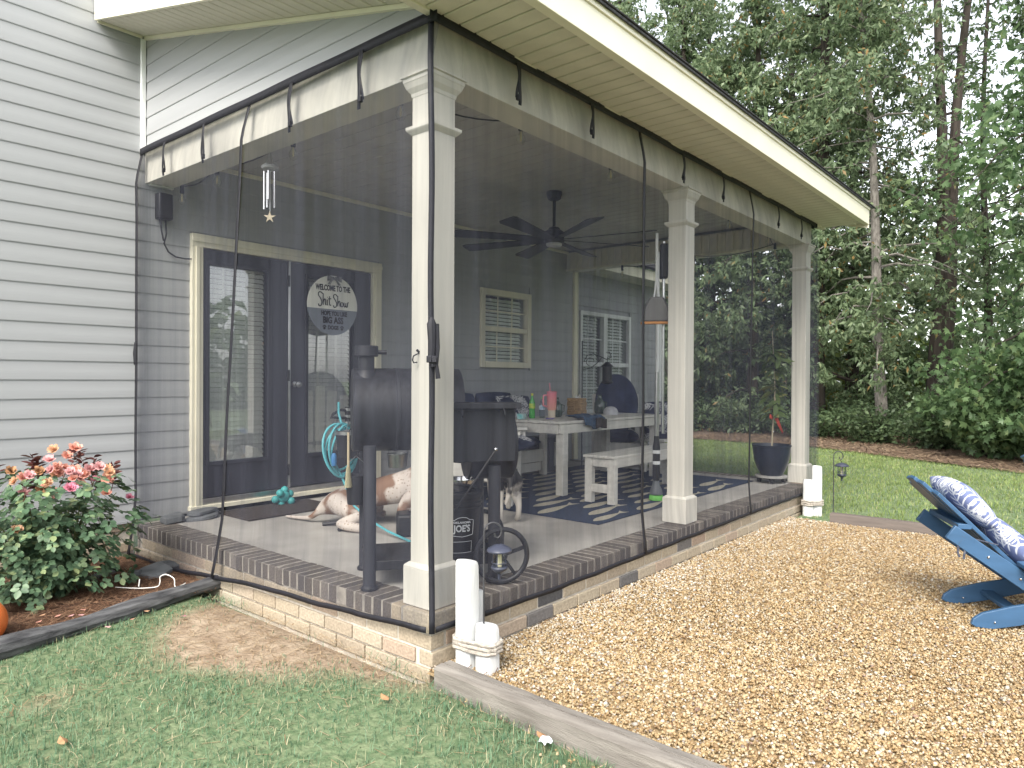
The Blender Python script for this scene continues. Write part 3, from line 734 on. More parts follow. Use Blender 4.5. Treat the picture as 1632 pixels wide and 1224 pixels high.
MB().lathe([(.026,0),(.022,.03),(.015,.10),(.011,.12)], 12, wb, Matrix.Diagonal(Vector((1,.5,1)))).build('bristles', mat('straw_tan',(.46,.42,.27),.9,var=.2,scale=40,stretch=(8,8,1)), wk)
MB().tube([wb+zed*.115, wb+zed*.31], .007, 8).build('handle', mat('tan_wood',(.5,.42,.28),.7), wk)
MB().tube([wb+zed*.31, wb+zed*.33+D_*.01, wb+zed*.325+D_*.03], .003, 6).build('loop', M_['black'], wk)

# --- dogs
def dog_coat(name, c1, c2, c3, sc, lo, hi, spots):
    m = bpy.data.materials.new(name); m.use_nodes = True; N = m.node_tree.nodes; K = m.node_tree.links; b = N['Principled BSDF']; b.inputs['Roughness'].default_value = .75
    tc = N.new('ShaderNodeTexCoord')
    n1 = N.new('ShaderNodeTexNoise'); n1.inputs['Scale'].default_value = sc; n1.inputs['Detail'].default_value = 2; K.new(tc.outputs['Object'], n1.inputs['Vector'])
    r1 = N.new('ShaderNodeMapRange'); r1.inputs[1].default_value = lo; r1.inputs[2].default_value = hi; K.new(n1.outputs[0], r1.inputs[0])
    n2 = N.new('ShaderNodeTexVoronoi'); n2.inputs['Scale'].default_value = spots; K.new(tc.outputs['Object'], n2.inputs['Vector'])
    r2 = N.new('ShaderNodeMapRange'); r2.inputs[1].default_value = .30; r2.inputs[2].default_value = .12; K.new(n2.outputs['Distance'], r2.inputs[0])
    x1 = N.new('ShaderNodeMixRGB'); x1.inputs[1].default_value = (*c1,1); x1.inputs[2].default_value = (*c2,1); K.new(r2.outputs[0], x1.inputs[0])
    x2 = N.new('ShaderNodeMixRGB'); x2.inputs[2].default_value = (*c3,1); K.new(x1.outputs[0], x2.inputs[1]); K.new(r1.outputs[0], x2.inputs[0])
    K.new(x2.outputs[0], b.inputs['Base Color'])
    nb = N.new('ShaderNodeTexNoise'); nb.inputs['Scale'].default_value = 120; K.new(tc.outputs['Object'], nb.inputs['Vector'])
    bp = N.new('ShaderNodeBump'); bp.inputs['Strength'].default_value = .35; bp.inputs['Distance'].default_value = .01; K.new(nb.outputs[0], bp.inputs['Height']); K.new(bp.outputs[0], b.inputs['Normal'])
    return m
def skin_body(name, joints, edges, m, parent):
    """joints: name -> (pos, radius or (rx, ry)); the surface is grown over the skeleton"""
    ks = list(joints); ix = {k: i for i, k in enumerate(ks)}
    me = bpy.data.meshes.new(name); me.from_pydata([joints[k][0] for k in ks], [(ix[a],ix[b]) for a,b in edges], [])
    me.materials.append(m); o = bpy.data.objects.new(name, me); link(o, parent)
    sk = o.modifiers.new('skin','SKIN'); sk.use_smooth_shade = True; sk.branch_smoothing = .5
    if not me.skin_vertices: 
        me.skin_vertices.new() if hasattr(me.skin_vertices,'new') else None
    dat = me.skin_vertices[0].data if len(me.skin_vertices) else None
    for i,k in enumerate(ks):
        r = joints[k][1]; dat[i].radius = r if isinstance(r,(tuple,list)) else (r,r); dat[i].use_root = (i == 0)
    ss = o.modifiers.new('sub','SUBSURF'); ss.levels = 2; ss.render_levels = 2
    return o
def dogframe(o, f):
    f = Vector((*f,0)).normalized(); s = Vector((-f.y,f.x,0)); o = Vector(o)
    return lambda x,y,z: tuple(o+f*x+s*y+zed*z)     # x forward, y to its left, z up
coat1 = dog_coat('spotted_coat', (.52,.46,.41), (.26,.18,.14), (.20,.115,.075), 4.6, .46, .54, 42)
d1 = thing('dog', 'white dog with brown patches lying behind the smoker', 'dog', (1.05,1.80,L))
q = dogframe((.98,2.02,L), (.42,-.62))
J = {'pelvis':(q(0,0,.20),.13),'loin':(q(.18,0,.23),.125),'rib':(q(.38,0,.27),.145),'chest':(q(.56,0,.31),.15),'withers':(q(.64,0,.38),.11),
 'neck':(q(.72,0,.50),.082),'poll':(q(.77,0,.62),.070),'skull':(q(.82,0,.645),.074),'muzzle':(q(.93,0,.61),.048),'nose':(q(1.0,0,.595),.032),
 'rump':(q(-.09,0,.165),.105),'t1':(q(-.185,.0,.085),.026),'t2':(q(-.25,.02,.035),.020),'t3':(q(-.36,.08,.022),.015),'t4':(q(-.50,.14,.018),.009),
 'hipR':(q(.04,-.14,.14),.085),'kneeR':(q(.26,-.22,.11),.06),'hockR':(q(.06,-.26,.045),.036),'pawR':(q(.24,-.30,.035),.036),'toeR':(q(.31,-.305,.028),.028),
 'hipL':(q(.02,.12,.12),.085),'kneeL':(q(.26,.22,.10),.058),'hockL':(q(.08,.26,.045),.034),'pawL':(q(.28,.27,.034),.034),
 'shR':(q(.58,-.11,.26),.07),'elR':(q(.50,-.15,.10),.05),'wrR':(q(.66,-.15,.045),.036),'fpR':(q(.80,-.15,.034),.038),'ftR':(q(.86,-.15,.028),.028),
 'shL':(q(.58,.11,.26),.07),'elL':(q(.50,.15,.10),.05),'wrL':(q(.66,.15,.045),.036),'fpL':(q(.80,.15,.034),.038)}
E_ = [('pelvis','loin'),('loin','rib'),('rib','chest'),('chest','withers'),('withers','neck'),('neck','poll'),('poll','skull'),('skull','muzzle'),('muzzle','nose'),
 ('pelvis','rump'),('rump','t1'),('t1','t2'),('t2','t3'),('t3','t4'),('pelvis','hipR'),('hipR','kneeR'),('kneeR','hockR'),('hockR','pawR'),('pawR','toeR'),
 ('pelvis','hipL'),('hipL','kneeL'),('kneeL','hockL'),('hockL','pawL'),('chest','shR'),('shR','elR'),('elR','wrR'),('wrR','fpR'),('fpR','ftR'),('chest','shL'),('shL','elL'),('elL','wrL'),('wrL','fpL')]
bd1 = skin_body('body', J, E_, coat1, d1)
ear_m = mat('brown_ear', (.20,.11,.07), .8)
for sg in (-1,1):
    MB().add([q(.80,.05*sg,.70),q(.84,.075*sg,.68),q(.80,.095*sg,.57),q(.765,.085*sg,.60)], [(0,1,2,3)]).build('ear', ear_m, d1).modifiers.new('s','SOLIDIFY').thickness = .008
    MB().ball(q(.885,.036*sg,.665), .010, 8, 6).build('eye', M_['blackmetal'], d1)
MB().ball(q(1.02,0,.605), .022, 8, 6).build('nose', M_['blackmetal'], d1)
MB().lathe([(.088,0),(.088,.026),(.084,.026),(.084,0)], 20, q(.705,0,.455), Matrix.Rotation(.5,3,'Y'), cap=False).build('collar', M_['black'], d1)
coat2 = dog_coat('black_white_coat', (.018,.017,.017), (.018,.017,.017), (.50,.46,.42), 3.0, .60, .63, 20)
coat2l = dog_coat('tan_leg_coat', (.50,.45,.39), (.20,.16,.13), (.03,.028,.027), 6.0, .60, .66, 18)
d2 = thing('dog', 'black and white dog standing beside the white armchair', 'dog', (1.95,1.15,L))
q = dogframe((1.86,1.08,L), (.64,.77))
J = {'pelvis':(q(.04,0,.385),.092),'loin':(q(.16,0,.41),.088),'rib':(q(.30,0,.40),.098),'chest':(q(.44,0,.38),.108),'withers':(q(.49,0,.43),.08),
 'neck':(q(.58,0,.45),.062),'poll':(q(.66,0,.45),.056),'skull':(q(.70,0,.435),.058),'muzzle':(q(.78,0,.385),.036),'nose':(q(.83,0,.36),.026),
 'rump':(q(-.03,0,.37),.075),'t1':(q(-.08,0,.32),.022),'t2':(q(-.10,.02,.23),.022),'t3':(q(-.085,.04,.15),.014),
 'hipR':(q(.05,-.062,.33),.072),'kneeR':(q(.12,-.075,.22),.050),'hockR':(q(-.02,-.075,.13),.024),'shankR':(q(.0,-.075,.05),.022),'pawR':(q(.035,-.075,.024),.026),'toeR':(q(.065,-.075,.02),.02),
 'hipL':(q(.05,.062,.33),.072),'kneeL':(q(.07,.075,.22),.050),'hockL':(q(-.08,.08,.13),.024),'shankL':(q(-.07,.08,.05),.022),'pawL':(q(-.035,.08,.024),.026),'toeL':(q(-.005,.08,.02),.02),
 'shR':(q(.43,-.07,.30),.05),'elR':(q(.40,-.075,.20),.034),'wrR':(q(.43,-.075,.09),.022),'fpR':(q(.45,-.075,.022),.025),
 'shL':(q(.43,.07,.30),.05),'elL':(q(.40,.075,.20),.034),'wrL':(q(.43,.075,.09),.022),'fpL':(q(.45,.075,.022),.025)}
E_ = [('pelvis','loin'),('loin','rib'),('rib','chest'),('chest','withers'),('withers','neck'),('neck','poll'),('poll','skull'),('skull','muzzle'),('muzzle','nose'),
 ('pelvis','rump'),('rump','t1'),('t1','t2'),('t2','t3')]
for s in 'RL': E_ += [('pelvis','hip'+s),('hip'+s,'knee'+s),('knee'+s,'hock'+s),('hock'+s,'shank'+s),('shank'+s,'paw'+s),('paw'+s,'toe'+s),('chest','sh'+s),('sh'+s,'el'+s),('el'+s,'wr'+s),('wr'+s,'fp'+s)]
bm2 = bpy.data.materials.new('collie_coat'); bm2.use_nodes = True
N = bm2.node_tree.nodes; K = bm2.node_tree.links
tcx = N.new('ShaderNodeTexCoord'); sx_ = N.new('ShaderNodeSeparateXYZ'); K.new(tcx.outputs['Object'], sx_.inputs[0])
nz = N.new('ShaderNodeTexNoise'); nz.inputs['Scale'].default_value = 9; nz.inputs['Detail'].default_value = 3; K.new(tcx.outputs['Object'], nz.inputs['Vector'])
ad = N.new('ShaderNodeMath'); ad.operation = 'MULTIPLY_ADD'; ad.inputs[1].default_value = .35; K.new(nz.outputs[0], ad.inputs[0]); K.new(sx_.outputs['Z'], ad.inputs[2])
rr2 = N.new('ShaderNodeValToRGB'); rr2.color_ramp.elements[0].position = .66; rr2.color_ramp.elements[0].color = (.50,.46,.41,1); rr2.color_ramp.elements[1].position = .72; rr2.color_ramp.elements[1].color = (.014,.013,.014,1)
K.new(ad.outputs[0], rr2.inputs[0]); K.new(rr2.outputs[0], N['Principled BSDF'].inputs['Base Color']); N['Principled BSDF'].inputs['Roughness'].default_value = .6
skin_body('body', J, E_, bm2, d2)
for sg in (-1,1): MB().add([q(.66,.03*sg,.49),q(.69,.06*sg,.485),q(.66,.075*sg,.43),q(.63,.06*sg,.45)], [(0,1,2,3)]).build('ear', M_['blackmetal'], d2).modifiers.new('s','SOLIDIFY').thickness = .008

# --- sign on the door
SY = W-.10; SC = Vector((1.683, SY, 2.060)); SR = .278
sg_ = thing('door_sign', 'round welcome sign with white top and grey bottom on the dark door', 'sign', SC)
MS = Matrix.Translation(SC) @ Matrix.Rotation(PI/2,4,'X')
ang = [math.asin(-.13)+i*(PI-2*math.asin(-.13))/40 for i in range(41)]
top_pts = [(SR*math.cos(a), SR*math.sin(a)) for a in ang]
an2 = [PI-math.asin(-.13)+i*(PI+2*math.asin(-.13))/40 for i in range(41)]
bot_pts = [(SR*math.cos(a), SR*math.sin(a)) for a in an2]
MB().prism(top_pts, MS, .012).build('upper_panel', mat('sign_white',(.90,.89,.85),.6,var=.03), sg_, smooth=False)
MB().prism(bot_pts, MS, .012).build('lower_panel', mat('sign_grey',(.24,.265,.32),.6,var=.05,scale=4), sg_, smooth=False)
ink = mat('sign_ink', (.008,.008,.011), .8, spec=.1)
TF = lambda x,y: Matrix.Translation(SC+Vector((x,-.013,y))) @ Matrix.Rotation(PI/2,4,'X')
text_mesh('lettering', 'WELCOME TO THE', .072, ink, TF(0,.158), sg_, .0015, .0026, .62)
text_mesh('lettering', 'HOPE YOU LIKE', .058, ink, TF(.012,-.078), sg_, .0015, .0024, .70)
text_mesh('lettering', 'BIG ASS', .082, ink, TF(0,-.142), sg_, .0015, .0034, .82)
text_mesh('lettering', 'DOGS', .050, ink, TF(0,-.210), sg_, .0015, .0024, .86)
def sp3(pts, r, nm='lettering'):
    """A flowing pen stroke through the points"""
    P2 = []
    n = len(pts)
    for i in range(n-1):
        p0 = pts[max(i-1,0)]; p1 = pts[i]; p2 = pts[i+1]; p3 = pts[min(i+2,n-1)]
        for j in range(6):
            t = j/6
            f_ = lambda a,b,c,d: .5*((2*b)+(-a+c)*t+(2*a-5*b+4*c-d)*t*t+(-a+3*b-3*c+d)*t**3)
            P2.append((f_(p0[0],p1[0],p2[0],p3[0]), f_(p0[1],p1[1],p2[1],p3[1])))
    P2.append(pts[-1])
    b = MB(); b.tube([SC+Vector((x,-.0135,y)) for x,y in P2], r, 5); return b.build(nm, ink, sg_)
S_ = [(.028,.088),(.014,.104),(-.006,.100),(-.010,.072),(.010,.040),(.022,.004),(.014,-.030),(-.004,-.034),(-.010,-.014)]
def word(strokes, ox, oy, s):
    for st in strokes: sp3([(ox+x*s, oy+y*s*.80) for x,y in st], .0050)
H_ = [(.034,.092),(.033,.04),(.034,-.022)]; h2 = [(.034,.0),(.046,.036),(.056,.028),(.056,-.012),(.064,-.020)]
I_ = [(.073,.034),(.073,-.012),(.080,-.021)]; idot = [(.074,.056),(.076,.058)]
T_ = [(.095,.070),(.094,.0),(.098,-.02),(.108,-.016)]; tb_ = [(.082,.042),(.110,.046)]
word([S_,H_,h2,I_,idot,T_,tb_], -.152, .018, 1.16)
O_ = [(.080,.026),(.068,.018),(.068,-.012),(.080,-.022),(.090,-.008),(.088,.018),(.080,.026)]
W_ = [(.100,.026),(.102,-.010),(.110,-.022),(.118,-.004),(.120,.022),(.122,-.010),(.130,-.022),(.138,-.002),(.140,.026),(.148,.030)]
word([S_,H_,h2,O_,W_], .014, .014, 1.08)
for px_ in (-.098,.098):
    b = MB(); b.ball(SC+Vector((px_,-.014,-.218)), .013, 10, 6, (1,.2,.9))
    for (ax_,az_) in ((-.014,.012),(-.005,.020),(.006,.020),(.015,.012)): b.ball(SC+Vector((px_+ax_,-.014,-.214+az_)), .0065, 8, 5, (1,.3,1.2))
    b.build('paw_print', ink, sg_)
bow = mat('bow_cloth', (.30,.30,.31), .8, col2=(.03,.03,.035), scale=30)
for s in (-1,1):
    b = MB(); c = SC+Vector((0,-.022,.250))
    b.grid(lambda u,v,s=s,c=c: c+Vector((s*(.005+.075*math.sin(u*PI)), -.012*math.sin(u*2*PI)-.01, (v-.5)*.055*(.35+.65*math.sin(u*PI))+.012*u-.006)), 10, 4)
    b.build('bow_loop', bow, sg_)
    MB().add([tuple(c+Vector(p)) for p in ((s*.005,-.006,0),(s*.02,-.006,.004),(s*.075,-.008,-.055),(s*.045,-.008,-.062))], [(0,1,2,3)]).build('bow_tail', bow, sg_)
MB().ball(SC+Vector((0,-.032,.250)), .012, 8, 6).build('bow_knot', bow, sg_)

# --- mats, toy, stones on the ledge
dm = thing('door_mat', 'dark brown mat on the concrete below the doors', 'mat', (.95,2.88,L))
MB().box(.56,2.62,L+.001,1.42,3.10,L+.014).build('mat_pile', mat('mat_brown',(.05,.038,.033),.95,var=.3,scale=60,bump=.6,bscale=200), dm, bevel=.004)
ty = thing('chew_toy', 'turquoise star shaped rubber dog toy by the door sill', 'dog toy', (1.15,3.06,L))
b = MB(); tc_ = Vector((1.13,3.04,L+.075))
for i in range(6):
    a = i*PI/3+.3; b.ball(tc_+Vector((.075*math.cos(a),.03*math.sin(2*a),.058*math.sin(a))), .034, 10, 7)
b.ball(tc_, .06, 12, 8, (1,.7,.9)); b.build('toy_body', mat('turquoise',(.06,.36,.36),.45), ty)
slate = mat('slate', (.16,.17,.18), .85, col2=(.09,.095,.10), scale=8, bump=.6, bscale=40)
def rock(name, label, c, sx, sy, sz, seed, rz=0, flat=True, cat='stone', group=None):
    r = random.Random(seed); b = MB(); n = 11; pr = []
    an = [2*PI*i/n+r.uniform(-.15,.15) for i in range(n)]; rd = [r.uniform(.75,1.1) for _ in range(n)]
    lv = [(0,.86),(.25,1.0),(.8,.98),(1,.84)]; vs = []
    for (h,s) in lv:
        for a,d in zip(an,rd):
            x,y = math.cos(a)*d*s*sx, math.sin(a)*d*s*sy; vs.append(Vector(c)+Vector((x*math.cos(rz)-y*math.sin(rz), x*math.sin(rz)+y*math.cos(rz), h*sz+r.gauss(0,.06)*sz+ .08*x)))
    fs = [(k2*n+i,k2*n+(i+1)%n,(k2+1)*n+(i+1)%n,(k2+1)*n+i) for k2 in range(len(lv)-1) for i in range(n)]+[tuple(range(n-1,-1,-1)), tuple(3*n+i for i in range(n))]
    o = b.add(vs,fs).build(name, slate, angle=30); tag(o, label, cat, group); return o
rock('ledge_stone', 'broad grey stone on the ledge, under the other flat ones', (.40,3.02,L), .17,.10,.035, 3, .3)
rock('ledge_stone', 'small grey stone stacked on the broad flat one', (.40,3.03,L+.038), .13,.08,.03, 4, .2)
rock('ledge_stone', 'rough grey stone on the ledge corner against the siding', (.16,3.03,L), .11,.08,.06, 5, .5)
rock('bed_stone', 'large pale slate slab in the mulch by the ledge', (-.16,2.55,.028), .17,.13,.035, 6, .6)
rock('bed_stone', 'narrow pale slate half buried in the mulch', (-.42,2.76,.020), .15,.05,.03, 7, .35)
rock('bed_stone', 'small tan pebble leaning on the slate slab', (-.30,2.55,.022), .04,.03,.045, 8, .1)
b = MB(); cpts = [(-.52,2.32,.05),(-.47,2.22,.052),(-.42,2.14,.056),(-.36,2.10,.06),(-.33,2.13,.075),(-.31,2.17,.10),(-.28,2.15,.11),(-.26,2.09,.09),(-.28,2.03,.056),(-.24,2.03,.055),(-.20,2.06,.055)]
cq = []
for i in range(len(cpts)-1):
    p0,p1,p2,p3 = [Vector(cpts[min(max(i+k,0),len(cpts)-1)]) for k in (-1,0,1,2)]
    for j in range(6):
        tt = j/6; cq.append(.5*((2*p1)+(p2-p0)*tt+(2*p0-5*p1+4*p2-p3)*tt*tt+(3*p1-p0-3*p2+p3)*tt**3))
b.tube(cq+[Vector(cpts[-1])], .0030, 6); b.tube([(-.43,2.20,.056),(-.42,2.21,.10)], .004, 6); o = b.build('white_cord', mat('white_cord',(.75,.74,.70),.6)); tag(o, 'piece of white plastic cord lying on the mulch', 'cord')

# --- rug with fish
rug = thing('fish_rug', 'navy outdoor rug with cream fish under the table', 'rug', (3.8,1.6,L))
MB().box(2.24,.50,L+.001,5.38,2.72,L+.007).build('rug_pile', mat('rug_navy',(.03,.045,.085),.95,var=.12,scale=30,bump=.4,bscale=300), rug)
cream = mat('rug_cream', (.42,.39,.31), .95, var=.08, scale=40)
fo_ = [(-.25,.0)]+[(-.25+.5*t, .062*math.sin(PI*t**.75)*(1-.55*t)) for t in (.06,.15,.28,.42,.58,.74,.86)]+[(.19,.008),(.30,.052),(.265,.0),(.30,-.045),(.19,-.008)]+[(-.25+.5*t, -.062*math.sin(PI*t**.75)*(1-.55*t)) for t in (.86,.74,.58,.42,.28,.15,.06)]
fb_ = MB(); fb_.prism(fo_, Matrix.Identity(4), .0012); fish_me = fb_.mesh('fish', cream, smooth=False)
row = 0; y = .60
while y < 2.68:
    x = 2.55+(row%3)*.23
    while x < 5.22:
        if x+.3 < 5.37: inst('fish', fish_me, rug, (x, y+random.gauss(0,.008), L+.0072), (0,0,random.gauss(.02,.05)), (random.choice((1.12,1.12,.95)),)*3)
        x += .70
    y += .185; row += 1

# --- table and bench
def lumber(parent, name, m, a, b, w, h, up=(0,0,1), bev=.004): return MB().beam(a, b, w, h, up).build(name, m, parent, bevel=bev)
tb = thing('dining_table', 'pale grey slatted dining table behind the bench', 'table', (4.05,1.85,L))
tx0, tx1, ty0, ty1, tz = 3.05, 5.08, 1.45, 2.22, .98
for i in range(6):
    yy = ty0+.065+i*(ty1-ty0-.13)/5; lumber(tb, 'top_slat', table_w, (tx0,yy,tz-.014), (tx1,yy,tz-.014), .124, .026)
for (a,b) in (((tx0+.03,ty0+.03),(tx1-.03,ty0+.03)),((tx0+.03,ty1-.03),(tx1-.03,ty1-.03)),((tx0+.03,ty0+.045),(tx0+.03,ty1-.045)),((tx1-.03,ty0+.045),(tx1-.03,ty1-.045))):
    lumber(tb, 'apron', table_w, (*a,tz-.075), (*b,tz-.075), .028, .09)
for (x,y) in ((tx0+.10,ty0+.055),(tx1-.12,ty0+.055),(tx0+.10,ty1-.055),(tx1-.12,ty1-.055)): lumber(tb, 'leg', table_w, (x,y,L+.009), (x,y,tz-.03), .085, .085, (1,0,0))
bn = thing('bench', 'pale grey slatted bench in front of the table', 'bench', (3.7,1.0,L))
bx0, bx1, by0, by1, bz = 2.99, 4.55, .82, 1.16, .70
for i in range(3):
    yy = by0+.058+i*(by1-by0-.116)/2; lumber(bn, 'seat_slat', table_w, (bx0,yy,bz-.012), (bx1,yy,bz-.012), .108, .024)
for yy in (by0+.02,by1-.02): lumber(bn, 'apron', table_w, (bx0+.03,yy,bz-.064), (bx1-.03,yy,bz-.064), .026, .08)
for xx in (bx0+.045,bx1-.045): lumber(bn, 'apron', table_w, (xx,by0+.034,bz-.064), (xx,by1-.034,bz-.064), .026, .08); lumber(bn, 'stretcher', table_w, (xx,by0+.07,L+.14), (xx,by1-.07,L+.14), .03, .075)
for xx in (bx0+.045,bx1-.045):
    for yy in (by0+.05,by1-.05): lumber(bn, 'leg', table_w, (xx,yy,L+.009), (xx,yy,bz-.026), .075, .06, (1,0,0))
# --- cushions with palm print
def palm_colors(U, V, dense, seed, lw):
    """0..1 mask of white frond strokes over the (U,V) cloth, in metres"""
    r = np.random.default_rng(seed); m = np.zeros_like(U); lo = (U.min(),V.min()); hi = (U.max(),V.max())
    n = int(dense*(hi[0]-lo[0])*(hi[1]-lo[1]))
    for k in range(n):
        cx,cy = r.uniform(lo[0],hi[0]), r.uniform(lo[1],hi[1]); a = r.uniform(0,2*PI); ln = r.uniform(.12,.20)
        d = np.array([math.cos(a),math.sin(a)]); s = np.array([-d[1],d[0]])
        segs = []
        for j in range(6):
            t = j/5; b0 = np.array([cx,cy])+d*ln*t
            for sg in (-1,1): segs.append((b0+d*.004, b0+(d*.75+s*sg*.66)*(.060*(1-.5*t)+.008), lw*(1-.3*t)))
        segs.append((np.array([cx,cy]), np.array([cx,cy])+d*ln*1.1, lw*.45))
        for (p,q_,w) in segs:
            e = q_-p; L2 = e@e; t = np.clip(((U-p[0])*e[0]+(V-p[1])*e[1])/L2,0,1)
            ds = np.hypot(U-p[0]-t*e[0], V-p[1]-t*e[1]); m = np.maximum(m, np.clip(1.3-ds/(w*(.35+.65*np.sin(PI*np.clip(t,.05,.97)))),0,1))
    return np.clip(m*1.6,0,1)
def print_mat(name, c1, c2):
    m = mat(name, c1, .9, var=.08, scale=8, bump=.25, bscale=250); N = m.node_tree.nodes; K = m.node_tree.links; b = N['Principled BSDF']
    src = b.inputs['Base Color'].links[0].from_socket; a = N.new('ShaderNodeAttribute'); a.attribute_name = 'print'
    x = N.new('ShaderNodeMixRGB'); x.inputs[2].default_value = (*c2,1); K.new(a.outputs['Fac'], x.inputs[0]); K.new(src, x.inputs[1]); K.new(x.outputs[0], b.inputs['Base Color']); return m
palm_navy = print_mat('palm_navy', (.022,.028,.06), (.55,.55,.55)); palm_blue = print_mat('palm_blue', (.135,.165,.31), (.70,.71,.73))
def pad(name, parent, m, c, u, v, n, hu, hv, th, seed=1, prt=0.0, lw=.006, nu=26, nv=26, bulge=.35, p=5, rnd=False):
    """Stuffed cushion: half sizes hu, hv along u, v; thickness th along n"""
    c, u, v, n = Vector(c), Vector(u).normalized(), Vector(v).normalized(), Vector(n).normalized(); b = MB(); UV = []
    for sgn in (1,-1):
        def fn(a, bb, sgn=sgn):
            x, y = 2*a-1, 2*bb-1; x, y = math.copysign(1-(1-abs(x))**1.6, x), math.copysign(1-(1-abs(y))**1.6, y)
            k = max(0,(1-abs(x)**p)*(1-abs(y)**p))**.45*(1-bulge*.5*(x*x+y*y)*.5)
            rx = 1-.06*y*y; ry = 1-.06*x*x; UV.append((x*hu, y*hv))
            if rnd: rx = math.sqrt(1-.5*y*y); ry = math.sqrt(1-.5*x*x)
            return c+u*hu*x*rx+v*hv*y*ry+n*sgn*th*.5*k*(1+.05*math.sin(x*5+seed)*math.cos(y*4+seed))
        if sgn > 0: b.grid(fn, nu, nv)
        else: b.grid(lambda a,bb: fn(1-a,bb), nu, nv)
    o = b.build(name, m, parent, angle=80)
    if prt:
        UV = np.array(UV); mk = palm_colors(UV[:,0], UV[:,1], prt, seed, lw); at = o.data.attributes.new('print','FLOAT','POINT'); at.data.foreach_set('value', mk.astype(np.float32))
    return o
def deep_chair(name, label, c, f, w=.62, back_round=True):
    """White framed deep seat chair with navy pads; c: floor point below the seat, f: facing"""
    c = Vector(c); f = Vector((*f,0)).normalized(); s = Vector((-f.y,f.x,0)); t = thing(name, label, 'armchair', c, 'deep seat armchairs by the house wall')
    q = lambda x,y,z: c+f*x+s*y+zed*z
    for sg in (-1,1):
        y = sg*w/2
        lumber(t,'arm',frame_w,q(-.34,y,.635),q(.40,y,.635),.13,.028); lumber(t,'leg',frame_w,q(.31,y,.0),q(.31,y,.62),.085,.045,f); lumber(t,'leg',frame_w,q(-.30,y,.0),q(-.30,y,.62),.085,.045,f)
        lumber(t,'side_rail',frame_w,q(-.28,y*.96,.30),q(.30,y*.96,.26),.03,.14)
        lumber(t,'arm_bracket',frame_w,q(.36,y,.50),q(.36,y,.62),.03,.03,f)
    lumber(t,'front_rail',frame_w,q(.29,-w/2+.03,.27),q(.29,w/2-.03,.27),.03,.13)
    for i in range(5): lumber(t,'back_slat',frame_w,q(-.26,(i-2)*.115,.28),q(-.46,(i-2)*.13,1.02-.05*abs(i-2)),.10,.022,f)
    pad('seat_cushion', t, navy, q(.0,0,.40), f, s, zed, .31, w/2-.04, .15)
    tilt = Vector((-.27,0,.96)); up_ = f*tilt.x+zed*.96; nn = f*.96+zed*.27
    pad('back_cushion', t, navy, q(-.27,0,.80), s, up_, nn, w/2+.0, .40, .17, p=3 if back_round else 5, rnd=back_round)
    return t
ac1 = deep_chair('armchair', 'white framed armchair with a rounded navy back, nearest the smoker', (2.50,1.95,L+.007), (.55,-.85), .62)
ac2 = deep_chair('armchair', 'white framed armchair with a rounded navy back beyond the table', (5.42,2.26,L+.007), (-.80,-.60), .56)
# loveseat along the wall
ls = thing('loveseat', 'white framed loveseat with navy back cushions below the window', 'loveseat', (3.55,2.85,L))
for x in (2.86,4.24): 
    lumber(ls,'arm',frame_w,(x,2.52,.90),(x,3.14,.90),.12,.028)
    for y in (2.56,3.08): lumber(ls,'leg',frame_w,(x,y,L+.001),(x,y,.885),.085,.05,(1,0,0))
lumber(ls,'seat_rail',frame_w,(2.89,2.55,.50),(4.21,2.55,.50),.03,.14); lumber(ls,'lower_board',frame_w,(2.90,2.57,.37),(4.20,2.57,.37),.025,.10)
for i in range(9): lumber(ls,'back_slat',frame_w,(2.97+i*.145,3.06,.52),(2.97+i*.145,3.16,1.10),.10,.02,(0,1,0))
for x in (3.22,3.88):
    pad('seat_cushion', ls, navy, (x,2.80,.65), (1,0,0), (0,1,0), (0,0,1), .32,.27,.16); pad('back_cushion', ls, navy, (x,2.99,.98), (1,0,0), (0,.15,1), (0,-1,.15), .32,.25,.17)
pw = thing('palm_pillow', 'navy pillow with white palm fronds at the end of the loveseat', 'pillow', (3.98,2.72,.80))
pad('pillow_body', pw, palm_navy, (3.98,2.76,.98), (1,-.3,0), (0,.3,1), (-.3,-1,.3), .24,.22,.16, 5, 110, .0055, 60, 60, p=3)
pw2 = thing('palm_pillow', 'navy pillow with white palm fronds on the armchair seat by the smoker', 'pillow', (2.62,1.72,.80))
pad('pillow_body', pw2, palm_navy, (2.62,1.72,.80), (1,0,.1), (0,1,.2), (0,-.2,1), .20,.18,.13, 6, 120, .0055, 60, 60, p=3)
pw3 = thing('palm_pillow', 'navy pillow with white palm fronds behind the second column', 'pillow', (5.36,1.62,.7))
pad('pillow_body', pw3, palm_navy, (5.36,1.62,.88), (.7,-.7,0), (.1,.1,1), (-.7,-.7,.2), .24,.24,.16, 7, 110, .0055, 60, 60, p=3)
pw3b = thing('low_stool', 'white low stool carrying a pillow behind the second column', 'stool', (5.36,1.66,L))
lumber(pw3b,'top',frame_w,(5.18,1.66,.66),(5.54,1.66,.66),.34,.03)
for sx in (-.14,.14):
    for sy in (-.12,.12): lumber(pw3b,'leg',frame_w,(5.36+sx,1.66+sy,L+.008),(5.36+sx,1.66+sy,.645),.05,.05,(1,0,0))
